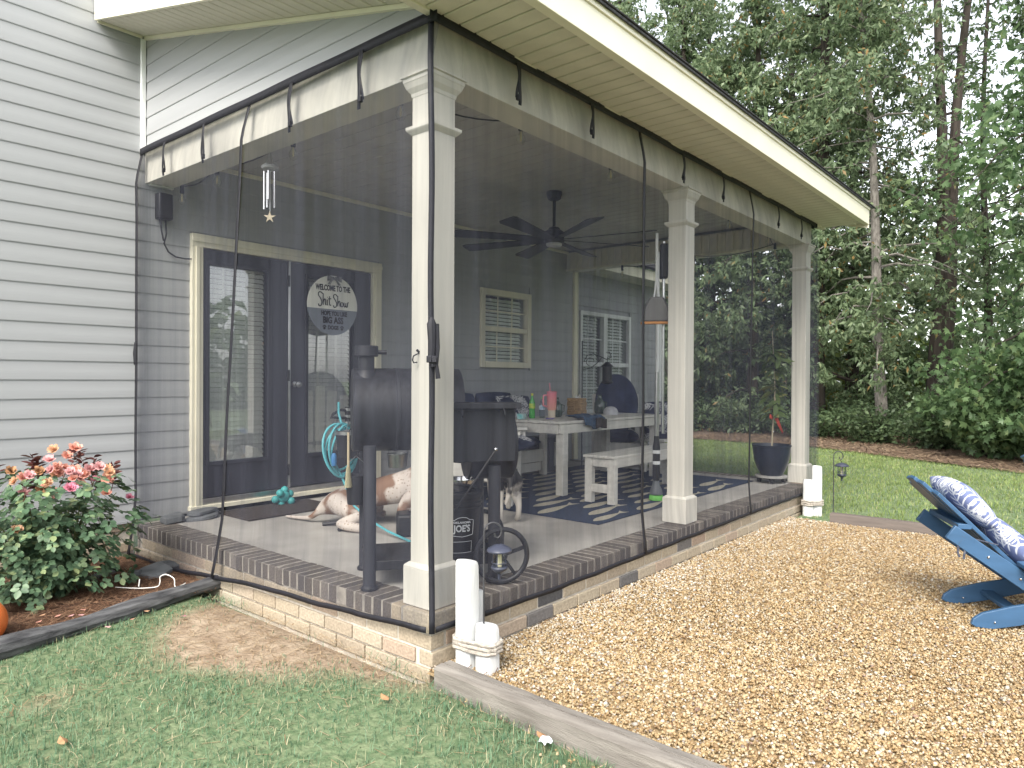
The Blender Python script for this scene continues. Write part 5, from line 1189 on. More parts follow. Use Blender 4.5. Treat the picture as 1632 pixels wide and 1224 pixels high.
# --- adirondack chairs
blue = mat('blue_lumber', (.042,.10,.19), .45, var=.08, scale=5, stretch=(1,1,4)); bolt = M_['chrome']
def adirondack(name, label, R, f, cushion=True):
    R = Vector(R); f = Vector((*f,0)).normalized(); s = Vector((-f.y,f.x,0)); q = lambda x,y,z: R+f*x+s*y+zed*z
    t = thing(name, label, 'adirondack chair', R, 'blue adirondack chairs on the gravel'); w = .23
    for sg in (-1,1):
        y = sg*w
        out = [(-.06,.005),(-.085,.02),(-.075,.05),(-.03,.085),(.12,.135),(.35,.19),(.62,.31),(.86,.36),(.90,.34),(.88,.25),(.60,.19),(.35,.09),(.15,.03),(.02,.0)]
        M4 = Matrix(((f.x,0,s.x,0),(f.y,0,s.y,0),(0,1,0,0),(0,0,0,1))); M4.translation = q(0,y-.012,0)
        MB().prism(out, M4, .024).build('stringer', blue, t, smooth=False, bevel=.004)
        MB().ball(q(.03,y+sg*.0 - .014,.04), .006, 8, 5).build('bolt', bolt, t)
        # side plank carrying the back
        lumber(t,'side_plank',blue,q(-.20,y*1.12,.535),q(.42,y*1.12,.10),.026,.085)
        for u in (.30,.55): MB().ball(q(-.20+.62*u,y*1.12-.014,.535-.435*u), .008, 8, 5).build('bolt', bolt, t)
        lumber(t,'arm',blue,q(.13,y*1.38,.375),q(.82,y*1.38,.44),.14,.024); lumber(t,'arm_rail',blue,q(.16,y*1.2,.352),q(.80,y*1.2,.415),.024,.045); lumber(t,'front_leg',blue,q(.72,y*1.2,.0),q(.72,y*1.2,.42),.10,.024,s)
        MB().ball(q(.22,y*1.2-.014,.358), .009, 8, 5).build('bolt', bolt, t)
    lumber(t,'cross_bar',blue,q(.16,-w,.085),q(.16,w,.085),.07,.024); lumber(t,'back_rail',blue,q(-.12,-w*1.05,.56),q(-.12,w*1.05,.56),.07,.03); lumber(t,'back_rail',blue,q(.20,-w*1.05,.27),q(.20,w*1.05,.27),.07,.03)
    for i in range(5):
        k = i-2; top = (-.30+.015*abs(k)*abs(k)*1.0, .80-.014*k*k); a = q(.24,k*.082,.255); b2 = q(top[0]-.02,k*.105,top[1])
        lumber(t,'back_slat',blue,a,b2,.095,.022,f)
    for i in range(5): lumber(t,'seat_slat',blue,q(.28+i*.12,-w-.01,.215+i*.040),q(.28+i*.12,w+.01,.215+i*.040),.10,.02)
    if cushion:
        cu = thing('chair_cushion', 'thick blue palm print cushion on the near blue chair', 'cushion', q(.1,0,.5)); up_ = (q(-.30,0,.80)-q(.24,0,.255)).normalized(); nn = (f*up_.z-up_*0+zed*(-up_.dot(f))).normalized()
        nn = (f*up_.z - zed*up_.dot(f)).normalized()
        mid = q(-.02,0,.53)+nn*.085
        pad('head_section', cu, palm_blue, mid+up_*.12-nn*.01, s, up_, nn, .225, .165, .15, 11, 170, .0036, 130, 90, p=3.2)
        pad('back_section', cu, palm_blue, mid-up_*.21-nn*.01, s, up_, nn, .225, .215, .15, 12, 170, .0036, 130, 110, p=3.2)
        ud = (f*.96+zed*.30).normalized(); pad('seat_section', cu, palm_blue, q(.52,0,.40), s, ud, ud.cross(s)*-1 if ud.cross(s).z < 0 else ud.cross(s), .235, .26, .12, 13, 170, .0036, 100, 100, p=3.2)
        tie = mat('tie_cord', (.03,.035,.06), .9, col2=(.10,.11,.14), scale=90)
        for (x,y,z) in ((-.14,-.265,.50),(.30,-.265,.14)):
            b = MB(); c = q(x,y,z); b.tube([c, c+Vector((.005,.0,-.03)), c+f*.012-zed*.07, c+f*.006-zed*.115], .006, 6); b.tube([c, c-f*.02-zed*.03, c-f*.022-zed*.08, c-f*.014-zed*.105], .006, 6); b.tube([c+f*.012*math.cos(i*PI/5)+zed*.014*math.sin(i*PI/5) for i in range(10)], .006, 6, closed=True); b.build('tie', tie, cu)
        b = MB(); b.tube([q(-.14,-.265,.51), q(-.02,-.255,.485), q(.04,-.25,.47)], .004, 6); b.build('tie_string', tie, cu)
    return t
adirondack('adirondack_chair', 'blue adirondack chair with a palm print cushion on the gravel', (2.565,-1.875,.005), (.44,-.90))
adirondack('adirondack_chair', 'blue adirondack chair top just showing at the frame edge', (4.47,-2.30,.005), (.30,-.95), False)
# --- rose bush
rb_ = thing('rose_bush', 'leafy rose bush with coral and pink blooms by the siding', 'rose bush', (-.80,2.50,.02))
r = np.random.default_rng(91); rr = random.Random(91); cane = MB(); tips = []; lc = []
for k in range(30):
    an = rr.uniform(0,2*PI); ln = rr.uniform(.10,.50); hh = rr.uniform(.35,.82)*(1-.25*(ln/.5)**2)
    base = Vector((-.85+rr.gauss(0,.06),2.50+rr.gauss(0,.06),.0)); tip = base+Vector((math.cos(an)*ln*1.15, math.sin(an)*ln*.85, hh))
    pts = [base.lerp(tip,s)+Vector((rr.gauss(0,.015),rr.gauss(0,.015),.07*math.sin(PI*s))) for s in (0,.25,.5,.75,1)]
    cane.tube(pts, [.008,.007,.006,.005,.003], 6); tips.append(pts[-1])
    for s in range(1,5):
        for _ in range(7): lc.append(pts[s].lerp(pts[s-1], rr.random())+Vector((rr.gauss(0,.06),rr.gauss(0,.06),rr.gauss(0,.05))))
cane.build('canes', mat('rose_cane',(.10,.12,.05),.7), rb_)
# each leaf: a stalk with five leaflets
lc = [p for p in lc if p.z > .08]
for _ in range(430):
    a = rr.uniform(0,2*PI); e = rr.uniform(0,1)**.5; zz_ = rr.uniform(.08,.80)
    lc.append(Vector((-.86+.52*e*math.cos(a)*(1-.15*abs(zz_-.45)), 2.49+.42*e*math.sin(a), zz_)))
cs = []; V = []; Fq = []
def leaflet(c, d, nrm, l, w):
    s = d.cross(nrm).normalized(); n0 = len(V); up_ = s.cross(d)
    pr = [(0,0),(.22,.40),(.5,.5),(.78,.34)]
    V.extend([c, c+d*l*.25+s*w*.42+up_*l*.05, c+d*l*.55+s*w*.5+up_*l*.06, c+d*l*.82+s*w*.3+up_*l*.02, c+d*l-up_*l*.05, c+d*l*.82-s*w*.3+up_*l*.02, c+d*l*.55-s*w*.5+up_*l*.06, c+d*l*.25-s*w*.42+up_*l*.05, c+d*l*.55-up_*l*.02])
    Fq.extend([(n0,n0+1,n0+2,n0+8),(n0+8,n0+2,n0+3,n0+4),(n0+8,n0+4,n0+5,n0+6),(n0,n0+8,n0+6,n0+7)])
ctr = Vector((-.85,2.50,.38))
def compound(p, size, k=5):
    o_ = (p-ctr); o_.z *= .5; o_ = (o_.normalized()+Vector((rr.gauss(0,.45),rr.gauss(0,.45),rr.gauss(.0,.3)))).normalized()
    nrm = (Vector((0,0,1))*.8+o_*.7+Vector((rr.gauss(0,.3),rr.gauss(0,.3),0))).normalized(); d = (o_-nrm*o_.dot(nrm)).normalized(); s = d.cross(nrm)
    leaflet(p+d*size*.9, d, nrm, size, size*.72)
    for j,u in enumerate((.75,.35)):
        if 2*j+1 < k:
            for sg in (-1,1): leaflet(p+d*size*u+s*sg*size*.05, (d*.35+s*sg).normalized(), (nrm+s*sg*.15).normalized(), size*(.9-.12*j), size*(.62-.08*j))
for p in lc: compound(p, rr.uniform(.034,.055))
rose_leaf = ramp_mat('rose_leaf', [(0,(.060,.110,.062)),(.45,(.10,.170,.095)),(.8,(.145,.22,.125)),(.95,(.21,.28,.14)),(1,(.29,.34,.16))], 'isl', .42, transl=.15, bscale=20)
o = bpy.data.objects.new('foliage', np_mesh('foliage', np.array([tuple(v) for v in V]), np.array(Fq), rose_leaf, True)); link(o, rb_)
V = []; Fq = []; red_c = MB()
for (x,y,z) in ((-.92,2.42,.76),(-.88,2.46,.82),(-.98,2.45,.72),(-.62,2.42,.80),(-.60,2.45,.70),(-.50,2.46,.72),(-1.15,2.45,.70),(-.80,2.50,.74)):
    b0 = Vector((x,y,z-.10)); tp = Vector((x+rr.gauss(0,.05),y+rr.gauss(0,.04),z+rr.uniform(.08,.17))); red_c.tube([b0, b0.lerp(tp,.5)+Vector((rr.gauss(0,.012),0,0)), tp], [.003,.0022,.0015], 5)
    for k in range(11):
        p = b0.lerp(tp, .35+.65*k/10); d = Vector((math.cos(k*2.4),math.sin(k*2.4),.35)).normalized(); leaflet(p, d, Vector((rr.gauss(0,.4),rr.gauss(0,.4),1)).normalized(), .062, .028); leaflet(p, (d+Vector((rr.gauss(0,.6),rr.gauss(0,.6),.2))).normalized(), Vector((rr.gauss(0,.5),rr.gauss(0,.5),1)).normalized(), .05, .024)
red_c.build('new_canes', mat('red_cane',(.16,.05,.04),.6), rb_)['kind'] = 'stuff'
o = bpy.data.objects.new('red_shoots', np_mesh('red_shoots', np.array([tuple(v) for v in V]), np.array(Fq), ramp_mat('red_leaf', [(0,(.06,.018,.020)),(.6,(.12,.040,.038)),(1,(.18,.09,.06))],'isl',.4,transl=.2), True)); link(o, rb_); o['kind'] = 'stuff'
# blooms: rings of petals
def bloom(c, s, m):
    b = MB(); QB = Vector((rr.gauss(-.3,.3), rr.gauss(-.7,.25), .75)).normalized().to_track_quat('Z','Y').to_matrix()
    for ring,(n,tilt,rad) in enumerate(((6,.95,.9),(6,.55,.7),(5,.2,.45))):
        for i in range(n):
            a = 2*PI*i/n+ring*.5+rr.gauss(0,.1); dx = Vector((math.cos(a),math.sin(a),0)); sd = Vector((-dx.y,dx.x,0)); u = dx*math.sin(tilt)+zed*math.cos(tilt)
            c0 = zed*ring*s*.06; j_ = lambda: Vector((rr.gauss(0,s*.05),rr.gauss(0,s*.05),rr.gauss(0,s*.07)))
            b.add([Vector(c)+QB@p for p in (c0, c0+u*s*rad*.55+sd*s*.36+j_(), c0+u*s*rad+sd*s*.24+dx*s*.10+j_(), c0+u*s*rad*1.06+dx*s*.02+j_(), c0+u*s*rad-sd*s*.24+dx*s*.10+j_(), c0+u*s*rad*.55-sd*s*.36+j_())], [(0,1,2,3),(0,3,4,5)])
    return b.build('bloom', m, rb_, angle=80)
pinks = [mat('petal_coral',(.74,.37,.29),.6,var=.15,scale=40,transl=.2), mat('petal_pink',(.76,.42,.42),.6,var=.12,scale=40,transl=.2), mat('petal_peach',(.70,.42,.26),.6,var=.2,scale=40,transl=.2), mat('petal_hot',(.72,.28,.38),.6,transl=.2), mat('petal_faded',(.42,.22,.11),.7,var=.3,scale=50)]
spots = [(60,740,1),(85,735,0),(22,765,0),(14,768,2),(50,770,2),(77,753,0),(85,757,1),(106,760,0),(125,759,1),(135,755,1),(155,770,2),(140,778,3),(83,782,3),(115,772,1),(65,793,4),(52,783,4),(12,838,2),(200,813,3),(162,762,2),(149,775,0),(45,755,4),(58,787,4),(74,765,2),(30,760,1),(95,765,1)]
for (px_,py_,k) in spots+[(x_+rr.randint(-16,16), y_+rr.randint(-14,22), rr.choice((0,0,1,2,4))) for x_,y_,_ in spots[:15]]:
    # blooms sit on the outer face of the bush, spread as the photograph shows
    x = -1.10+px_*.003455; z = .96-(py_-720)*.00398; y = 2.30-.10*math.sin((px_+20)/220*PI)+rr.uniform(0,.18)+max(0,(760-py_))*.001
    bloom((x+(.03 if y>2.4 else 0), y, z), rr.uniform(.032,.046), pinks[k])
o = MB(); o.ball((-1.325,1.93,.118), .128, 32, 20); ob = o.build('orange_ball', mat('orange_ball',(.80,.20,.05),.4,var=.04)); tag(ob, 'smooth orange ball in the mulch at the frame edge', 'ball')
# fallen petals, leaves, scrap
for i,(x,y,k) in enumerate(((-.95,1.98,0),(-.90,1.93,1),(-.82,1.99,0),(-1.0,2.06,2),(-.72,2.08,2),(-.86,1.90,1),(-1.05,1.95,0),(-.66,1.72,0),(-.80,1.69,1),(-.45,1.55,3),(-.55,1.80,2))):
    b = MB(); c = Vector((x,y,.052 if y > 1.86 else .018)); a = rr.uniform(0,6); b.add([c+Vector((.018*math.cos(a+j*1.57),.014*math.sin(a+j*1.57),.004*math.sin(j*2))) for j in range(4)], [(0,1,2,3)]); o = b.build('fallen_petal', pinks[k]); tag(o, 'coral rose petal fallen near the black edging log', 'petal', 'fallen rose petals')
for i,(x,y,lb) in enumerate(((-1.40,.50,'curled brown leaf on the grass far from the porch'),(-.39,-.13,'curled brown leaf on the grass near the timber'),(-.215,-.835,'small orange leaf beside the scrap on the grass'))):
    b = MB(); c = Vector((x,y,.022)); b.grid(lambda u,v,c=c: c+Vector(((u-.5)*.034*math.sin(PI*(.06+.88*v)), (v-.5)*.052, .006*math.cos((u-.5)*4)+.006*v*v)), 4, 6); o = b.build('dry_leaf', mat('dry_leaf_%d'%i,(.36,.20,.10),.8,var=.2,scale=30)); tag(o, lb, 'leaf', 'dry leaves on the lawn')
b = MB(); c = Vector((-.245,-.865,.024)); b.grid(lambda u,v: c+Vector(((u-.5)*.05+.01*v, (v-.5)*.045, .008*math.sin(u*6+v*4))), 4, 4); o = b.build('plastic_scrap', mat('scrap',(.62,.64,.68),.3,var=.15,scale=60)); tag(o, 'scrap of clear plastic wrapper on the grass by the timber', 'litter')
# ------------------------------------------------------------------ the ground: lawn, gravel, mulch, litter
def inside(px, py, poly):
    r = np.zeros(len(px), bool); n = len(poly)
    for i in range(n):
        x0,y0 = poly[i]; x1,y1 = poly[(i+1)%n]
        c = ((y0 > py) != (y1 > py)) & (px < (x1-x0)*(py-y0)/((y1-y0) if y1 != y0 else 1e-9)+x0); r ^= c
    return r
def vnoise(x, y, s, seed=0):
    """cheap smooth noise in 0..1"""
    r = np.random.default_rng(seed); o = np.zeros_like(x); a = 1.0; t = 0
    for k in range(4):
        for j in range(3):
            an = r.uniform(0, 2*PI); ph = r.uniform(0, 2*PI)
            o += a*np.sin((x*np.cos(an)+y*np.sin(an))*s*(1.9**k)*r.uniform(.8,1.25)+ph)
        t += a*3; a *= .6
    return .5+o/t*.9
def soil_mask(x, y):
    """1 where the lawn is worn to bare soil"""
    d = np.exp(-(((x+.40)/.38)**2+((y-1.10)/.62)**2))*1.2
    d += np.exp(-(((x+.16)/.16)**2))*np.exp(-((y-.8)/1.0)**2)*.75
    d += np.exp(-(((x+1.35)/.30)**2+((y-.95)/.16)**2))*.7
    d += np.exp(-(((x+.30)/.12)**2+((y+1.45)/.35)**2))*.8
    return np.clip(d*1.0+(vnoise(x,y,3.2,3)-.5)*.55-.12, 0, 1)

gm = bpy.data.materials.new('lawn_soil'); gm.use_nodes = True
N = gm.node_tree.nodes; K = gm.node_tree.links; b_ = N['Principled BSDF']; b_.inputs['Roughness'].default_value = .95; b_.inputs['Specular IOR Level'].default_value = .1
tc = N.new('ShaderNodeTexCoord')
def noise(scale, det=6):
    n = N.new('ShaderNodeTexNoise'); n.inputs['Scale'].default_value = scale; n.inputs['Detail'].default_value = det; K.new(tc.outputs['Object'], n.inputs['Vector']); return n
def mixc(f, a, b, lo=.4, hi=.6):
    mr = N.new('ShaderNodeMapRange'); mr.inputs[1].default_value = lo; mr.inputs[2].default_value = hi; K.new(f, mr.inputs[0])
    m = N.new('ShaderNodeMixRGB'); K.new(mr.outputs[0], m.inputs[0])
    for i, c in ((1,a),(2,b)):
        if isinstance(c, tuple): m.inputs[i].default_value = (*c,1)
        else: K.new(c, m.inputs[i])
    return m.outputs[0]
soil = mixc(noise(9).outputs[0], (.22,.16,.11), (.38,.305,.225), .3, .7)
turf = mixc(noise(25).outputs[0], (.095,.145,.075), (.18,.22,.125), .35, .65)
at = N.new('ShaderNodeAttribute'); at.attribute_name = 'bare'
col = mixc(at.outputs['Fac'], turf, soil, .25, .6)
K.new(col, b_.inputs['Base Color'])
bp = N.new('ShaderNodeBump'); bp.inputs['Strength'].default_value = .6; bp.inputs['Distance'].default_value = .02
K.new(noise(45, 8).outputs[0], bp.inputs['Height']); K.new(bp.outputs[0], b_.inputs['Normal'])
# one sheet to the horizon, finely divided near the porch
gx = np.concatenate([[-300,-60,-20,-9,-6], np.arange(-4.5,14.6,.16), [18,24,40,90,300]]); gy = np.concatenate([[-300,-60,-20,-10], np.arange(-6,4.1,.16), [6,9,15,30,90,300]])
X, Y = np.meshgrid(gx, gy); Z = -.012+.010*(vnoise(X,Y,1.3,5)-.5)*2*((np.abs(X-4)<12)&(np.abs(Y)<8))
Z = np.where((X>-.05)&(X<5.05)&(Y<.0)&(Y>-6), -.05, Z)                     # under the gravel
Z = np.where((X>-.02)&(X<5.8)&(Y>=.0)&(Y<3.5), -.10, Z)
vs = np.stack([X,Y,Z],-1).reshape(-1,3); nx = len(gx); ii = np.arange(len(gy)-1)[:,None]*nx+np.arange(nx-1)[None,:]
fc = np.stack([ii,ii+1,ii+1+nx,ii+nx],-1).reshape(-1,4)
me = np_mesh('ground', vs, fc, gm, True)
bare = soil_mask(vs[:,0], vs[:,1])*((vs[:,0]<1)); at_ = me.attributes.new('bare','FLOAT','POINT'); at_.data.foreach_set('value', bare.astype(np.float32))
ground = bpy.data.objects.new('ground', me); link(ground); tag(ground, 'lawn ground round the porch', 'lawn', kind='structure')

def blades(n, poly, hmin, hmax, wid, dens=None, seed=1, curl=.5, z0=-.012):
    r = np.random.default_rng(seed); P = np.array(poly); lo = P.min(0); hi = P.max(0)
    x = r.uniform(lo[0],hi[0],n*2); y = r.uniform(lo[1],hi[1],n*2); k = inside(x,y,poly)
    if dens is not None: k &= r.uniform(0,1,n*2) < dens(x,y)
    x = x[k][:n]; y = y[k][:n]; n = len(x)
    h = r.uniform(hmin,hmax,n)*(.6+.7*vnoise(x,y,4,8)); a = r.uniform(0,2*PI,n); le = np.abs(r.normal(0,curl,n))
    w = wid*r.uniform(.7,1.3,n); dx, dy = np.cos(a), np.sin(a); b2 = a+PI/2+r.normal(0,.4,n); sx, sy = np.cos(b2)*w/2, np.sin(b2)*w/2
    zb = np.full(n, z0)
    def ring(t, wf):
        ox = dx*h*le*t*t; oy = dy*h*le*t*t; oz = h*t*(1-.35*np.minimum(le,1.6)*t*.8)
        return [np.stack([x+ox-sx*wf,y+oy-sy*wf,zb+oz],-1), np.stack([x+ox+sx*wf,y+oy+sy*wf,zb+oz],-1)]
    v = np.stack(ring(0,1)+ring(.55,.85)+ring(1,.12), 1).reshape(-1,3); o = (np.arange(n)*6)[:,None]
    f = np.concatenate([o+np.array([[0,1,3,2]]), o+np.array([[2,3,5,4]])], 0)
    return v, f
grass_m = ramp_mat('grass_blade', [(0,(.070,.145,.080)),(.3,(.106,.192,.108)),(.6,(.14,.235,.138)),(.80,(.18,.27,.165)),(.86,(.34,.32,.19)),(1,(.44,.39,.26))], 'isl', .6, transl=.25, bscale=8)
near_poly = [(-3.6,-2.6),(-.34,-2.6),(-.17,-.9),(-.09,-.05),(-.07,.4),(-.09,1.86),(-.5,1.83),(-1.3,1.68),(-3.6,1.3)]
v1,f1 = blades(95000, near_poly, .022, .05, .0032, lambda x,y: np.clip(1.05-1.35*soil_mask(x,y),0.02,1)*(.12+.88*vnoise(x,y,2.2,11)**1.5), 2, .9)
o = bpy.data.objects.new('lawn_grass', np_mesh('lawn_grass', v1, f1, grass_m)); link(o); tag(o, 'short lush grass in front of the porch corner', 'grass', kind='stuff')
far_m = ramp_mat('sunlit_grass', [(0,(.14,.20,.06)),(.4,(.19,.26,.08)),(.8,(.25,.31,.11)),(1,(.36,.34,.18))], 'isl', .6, transl=.25, bscale=3)  # sunlight on the far lawn is put into these brighter blade colours
far_poly = [(5.06,-9),(10.4,-9),(10.1,-4.0),(10.9,-1.6),(12.0,.3),(13.1,2.1),(13.4,5.0),(8.4,5.0),(5.9,3.2),(5.9,.0),(5.06,-.1)]
v2,f2 = blades(85000, far_poly, .03, .055, .007, lambda x,y: .45+.55*vnoise(x,y,1.5,12), 3, .7)
o = bpy.data.objects.new('far_grass', np_mesh('far_grass', v2, f2, far_m)); link(o); tag(o, 'mown grass beyond the gravel bed, sunlight put into its colour', 'grass', kind='stuff')
straw_m = ramp_mat('straw', [(0,(.20,.13,.07)),(.5,(.30,.21,.12)),(1,(.42,.33,.22))], 'isl', .9)
def needles(n, poly, ln, wid, z0, z1, seed, dens=None):
    r = np.random.default_rng(seed); P = np.array(poly); lo = P.min(0); hi = P.max(0)
    x = r.uniform(lo[0],hi[0],n*2); y = r.uniform(lo[1],hi[1],n*2); k = inside(x,y,poly)
    if dens is not None: k &= r.uniform(0,1,n*2) < dens(x,y)
    x = x[k][:n]; y = y[k][:n]; n = len(x); a = r.uniform(0,2*PI,n); l = ln*r.uniform(.4,1.2,n)/2
    dx, dy = np.cos(a)*l, np.sin(a)*l; sx, sy = -np.sin(a)*wid/2, np.cos(a)*wid/2; z = r.uniform(z0,z1,n); t = r.normal(0,.12,n)*l
    v = np.stack([np.stack([x-dx-sx,y-dy-sy,z-t],-1),np.stack([x-dx+sx,y-dy+sy,z-t],-1),np.stack([x+dx+sx,y+dy+sy,z+t],-1),np.stack([x+dx-sx,y+dy-sy,z+t],-1)],1).reshape(-1,3)
    return v, (np.arange(n)*4)[:,None]+np.array([[0,1,2,3]])
v,f = needles(9000, near_poly, .06, .0028, -.010, .006, 5, lambda x,y: np.clip(soil_mask(x,y)*1.2+.08,0,1))
o = bpy.data.objects.new('dry_straw', np_mesh('dry_straw', v, f, straw_m)); link(o); tag(o, 'dry straw scattered over the worn bare soil', 'straw', kind='stuff')

# mulch bed by the house
mulch_sheet = mat('mulch', (.13,.075,.05), .95, col2=(.06,.036,.026), scale=18, bump=.8, bscale=60)
bed = [(-4.4,1.25),(-1.3,1.70),(-.5,1.86),(-.06,1.92),(-.045,W+.01),(-4.4,W+.01)]
g = MB(); g.add([(x,y,.022) for x,y in bed], [tuple(range(len(bed)))]); mb_ = g.build('mulch_bed', mulch_sheet); tag(mb_, 'brown pine straw mulch bed below the siding', 'mulch bed', kind='structure')
needle_m = ramp_mat('pine_straw', [(0,(.07,.035,.022)),(.4,(.14,.07,.04)),(.75,(.22,.12,.07)),(1,(.34,.22,.14))], 'isl', .9)
v,f = needles(16000, [(-2.4,1.5),(-1.3,1.72),(-.5,1.88),(-.06,1.94),(-.05,W-.02),(-2.4,W-.02)], .11, .0026, .024, .045, 6)
o = bpy.data.objects.new('pine_straw', np_mesh('pine_straw', v, f, needle_m)); link(o); tag(o, 'loose pine straw lying under the rose bush', 'pine straw', kind='stuff')
# leaf litter strip along the wood
litter_sheet = mat('litter', (.18,.125,.088), .95, col2=(.10,.07,.05), scale=6, bump=.6, bscale=30)
lit = [(10.1,-9),(10.0,-4.0),(10.8,-1.6),(11.9,.3),(13.0,2.1),(13.3,5.2),(13.3,12),(34,14),(34,-9)]
g = MB(); g.add([(x,y,.004) for x,y in lit], [tuple(range(len(lit)))]); o = g.build('leaf_litter_ground', litter_sheet); tag(o, 'reddish leaf litter strip at the edge of the wood', 'litter', kind='structure')
v,f = needles(26000, [(9.9,-7),(9.8,-4.0),(10.6,-1.6),(11.7,.3),(12.8,2.1),(13.1,5.2),(18.5,5.2),(16,-7)], .16, .016, .006, .05, 9)
o = bpy.data.objects.new('fallen_needles', np_mesh('fallen_needles', v, f, ramp_mat('litter_bits', [(0,(.12,.075,.05)),(.5,(.22,.145,.095)),(1,(.32,.24,.16))], 'isl', .9))); link(o)
tag(o, 'reddish fallen needles and leaves along the wood', 'leaf litter', kind='stuff')

# gravel
gsheet = mat('gravel_bed', (.36,.26,.14), .95, col2=(.25,.18,.10), scale=60, bump=.6, bscale=90)
gpoly = [(-.06,-.035),(4.93,-.035),(4.93,-6),(-.6,-6),(-.17,-1.6)]
g = MB(); g.add([(x,y,-.006) for x,y in gpoly], [tuple(range(len(gpoly)))]); o = g.build('gravel_bed', gsheet); tag(o, 'gravel bed beside the porch', 'gravel bed', kind='structure')
peb_m = ramp_mat('pebble', [(0,(.20,.125,.06)),(.2,(.285,.19,.09)),(.45,(.36,.255,.13)),(.7,(.405,.31,.185)),(.88,(.43,.36,.255)),(.96,(.47,.44,.38)),(.98,(.18,.15,.13)),(1,(.26,.16,.11))], 'isl', .55, bscale=60, spec=.45)
PH = (1+5**.5)/2
ICO = np.array([(-1,PH,0),(1,PH,0),(-1,-PH,0),(1,-PH,0),(0,-1,PH),(0,1,PH),(0,-1,-PH),(0,1,-PH),(PH,0,-1),(PH,0,1),(-PH,0,-1),(-PH,0,1)])/math.sqrt(1+PH*PH)
ICF = np.array([(0,11,5),(0,5,1),(0,1,7),(0,7,10),(0,10,11),(1,5,9),(5,11,4),(11,10,2),(10,7,6),(7,1,8),(3,9,4),(3,4,2),(3,2,6),(3,6,8),(3,8,9),(4,9,5),(2,4,11),(6,2,10),(8,6,7),(9,8,1)])
OCT = np.array([(1,0,0),(0,1,0),(-1,0,0),(0,-1,0),(0,0,1),(0,0,-1)],float); OCF = np.array([(0,1,4),(1,2,4),(2,3,4),(3,0,4),(1,0,5),(2,1,5),(3,2,5),(0,3,5)])
def pebbles(n, poly, smin, smax, tv, tf, seed, zz=(.0,.012), dens=None):
    r = np.random.default_rng(seed); P = np.array(poly); lo = P.min(0); hi = P.max(0)
    x = r.uniform(lo[0],hi[0],n*3); y = r.uniform(lo[1],hi[1],n*3); k = inside(x,y,poly)
    if dens is not None: k &= r.uniform(0,1,n*3) < dens(x,y)
    x = x[k][:n]; y = y[k][:n]; n = len(x)
    s = np.exp(r.normal(0,.32,n))*(smin+smax)/2; s = np.clip(s,smin*.6,smax*1.8)
    ax = s[:,None]*r.uniform(.65,1.25,(n,3))*np.array([1,.85,.62])
    a = r.uniform(0,2*PI,n); t = r.normal(0,.35,n); u = r.normal(0,.35,n)
    v = tv[None]*(1+r.uniform(-.16,.16,(n,len(tv),1)))*ax[:,None,:]
    ca,sa = np.cos(t)[:,None],np.sin(t)[:,None]; v = np.stack([v[...,0], v[...,1]*ca-v[...,2]*sa, v[...,1]*sa+v[...,2]*ca],-1)
    ca,sa = np.cos(u)[:,None],np.sin(u)[:,None]; v = np.stack([v[...,0]*ca+v[...,2]*sa, v[...,1], -v[...,0]*sa+v[...,2]*ca],-1)
    ca,sa = np.cos(a)[:,None],np.sin(a)[:,None]; v = np.stack([v[...,0]*ca-v[...,1]*sa, v[...,0]*sa+v[...,1]*ca, v[...,2]],-1)
    z = r.uniform(*zz,n)+.012*(vnoise(x,y,2.6,21)-.5)
    v += np.stack([x,y,z],-1)[:,None,:]
    return v.reshape(-1,3), ((np.arange(n)*len(tv))[:,None,None]+tf[None]).reshape(-1,3)
v,f = pebbles(36000, [(-.05,-.04),(1.25,-.04),(1.25,-2.5),(.3,-2.6),(-.12,-1.6)], .0044, .0082, ICO, ICF, 31)
o = bpy.data.objects.new('gravel', np_mesh('gravel', v, f, peb_m, True)); link(o); tag(o, 'golden brown pea gravel near the lawn corner', 'gravel', kind='stuff')
v,f = pebbles(88000, [(1.25,-.04),(4.90,-.04),(4.90,-2.9),(1.25,-2.5)], .0055, .0100, OCT, OCF, 32)
o = bpy.data.objects.new('far_gravel', np_mesh('far_gravel', v, f, peb_m, True)); link(o); tag(o, 'golden brown pea gravel beyond the blue chair', 'gravel', kind='stuff')
v,f = pebbles(16000, [(-.2,-2.2),(.3,-2.6),(2.2,-2.25),(2.2,-2.6),(4.9,-2.9),(4.9,-5.8),(-.5,-5.8)], .016, .024, OCT, OCF, 33)
o = bpy.data.objects.new('side_gravel', np_mesh('side_gravel', v, f, peb_m, True)); link(o); tag(o, 'coarser golden gravel on the side away from the porch', 'gravel', kind='stuff')
dusty = ramp_mat('dusty_pebble', [(0,(.34,.28,.21)),(.4,(.44,.38,.30)),(.8,(.52,.47,.40)),(1,(.60,.57,.52))], 'isl', .8, bscale=60)
v,f = pebbles(15000, [(-.03,-.04),(4.9,-.04),(4.9,-1.3),(-.05,-1.3)], .005, .009, OCT, OCF, 35, (.004,.014), lambda x,y: np.clip(np.exp((y+.04)/.26)*(.35+.65*vnoise(x,y,2.2,36)),0,1))
o = bpy.data.objects.new('dusty_gravel', np_mesh('dusty_gravel', v, f, dusty, True)); link(o); tag(o, 'pale dusty gravel along the foot of the brick', 'gravel', kind='stuff')
v,f = pebbles(700, [(-.3,-.4),(-.14,-.2),(-.2,-1.6),(-.6,-1.7),(-.42,-1.2)], .006, .010, ICO, ICF, 34, (-.005,.004), lambda x,y: np.exp(-((x+.28)/.08)**2)*np.exp(-((y+1.4)/.3)**2)+.02)
o = bpy.data.objects.new('spilled_gravel', np_mesh('spilled_gravel', v, f, peb_m, True)); link(o); tag(o, 'pale gravel spilled on the lawn beside the timber', 'gravel', kind='stuff')

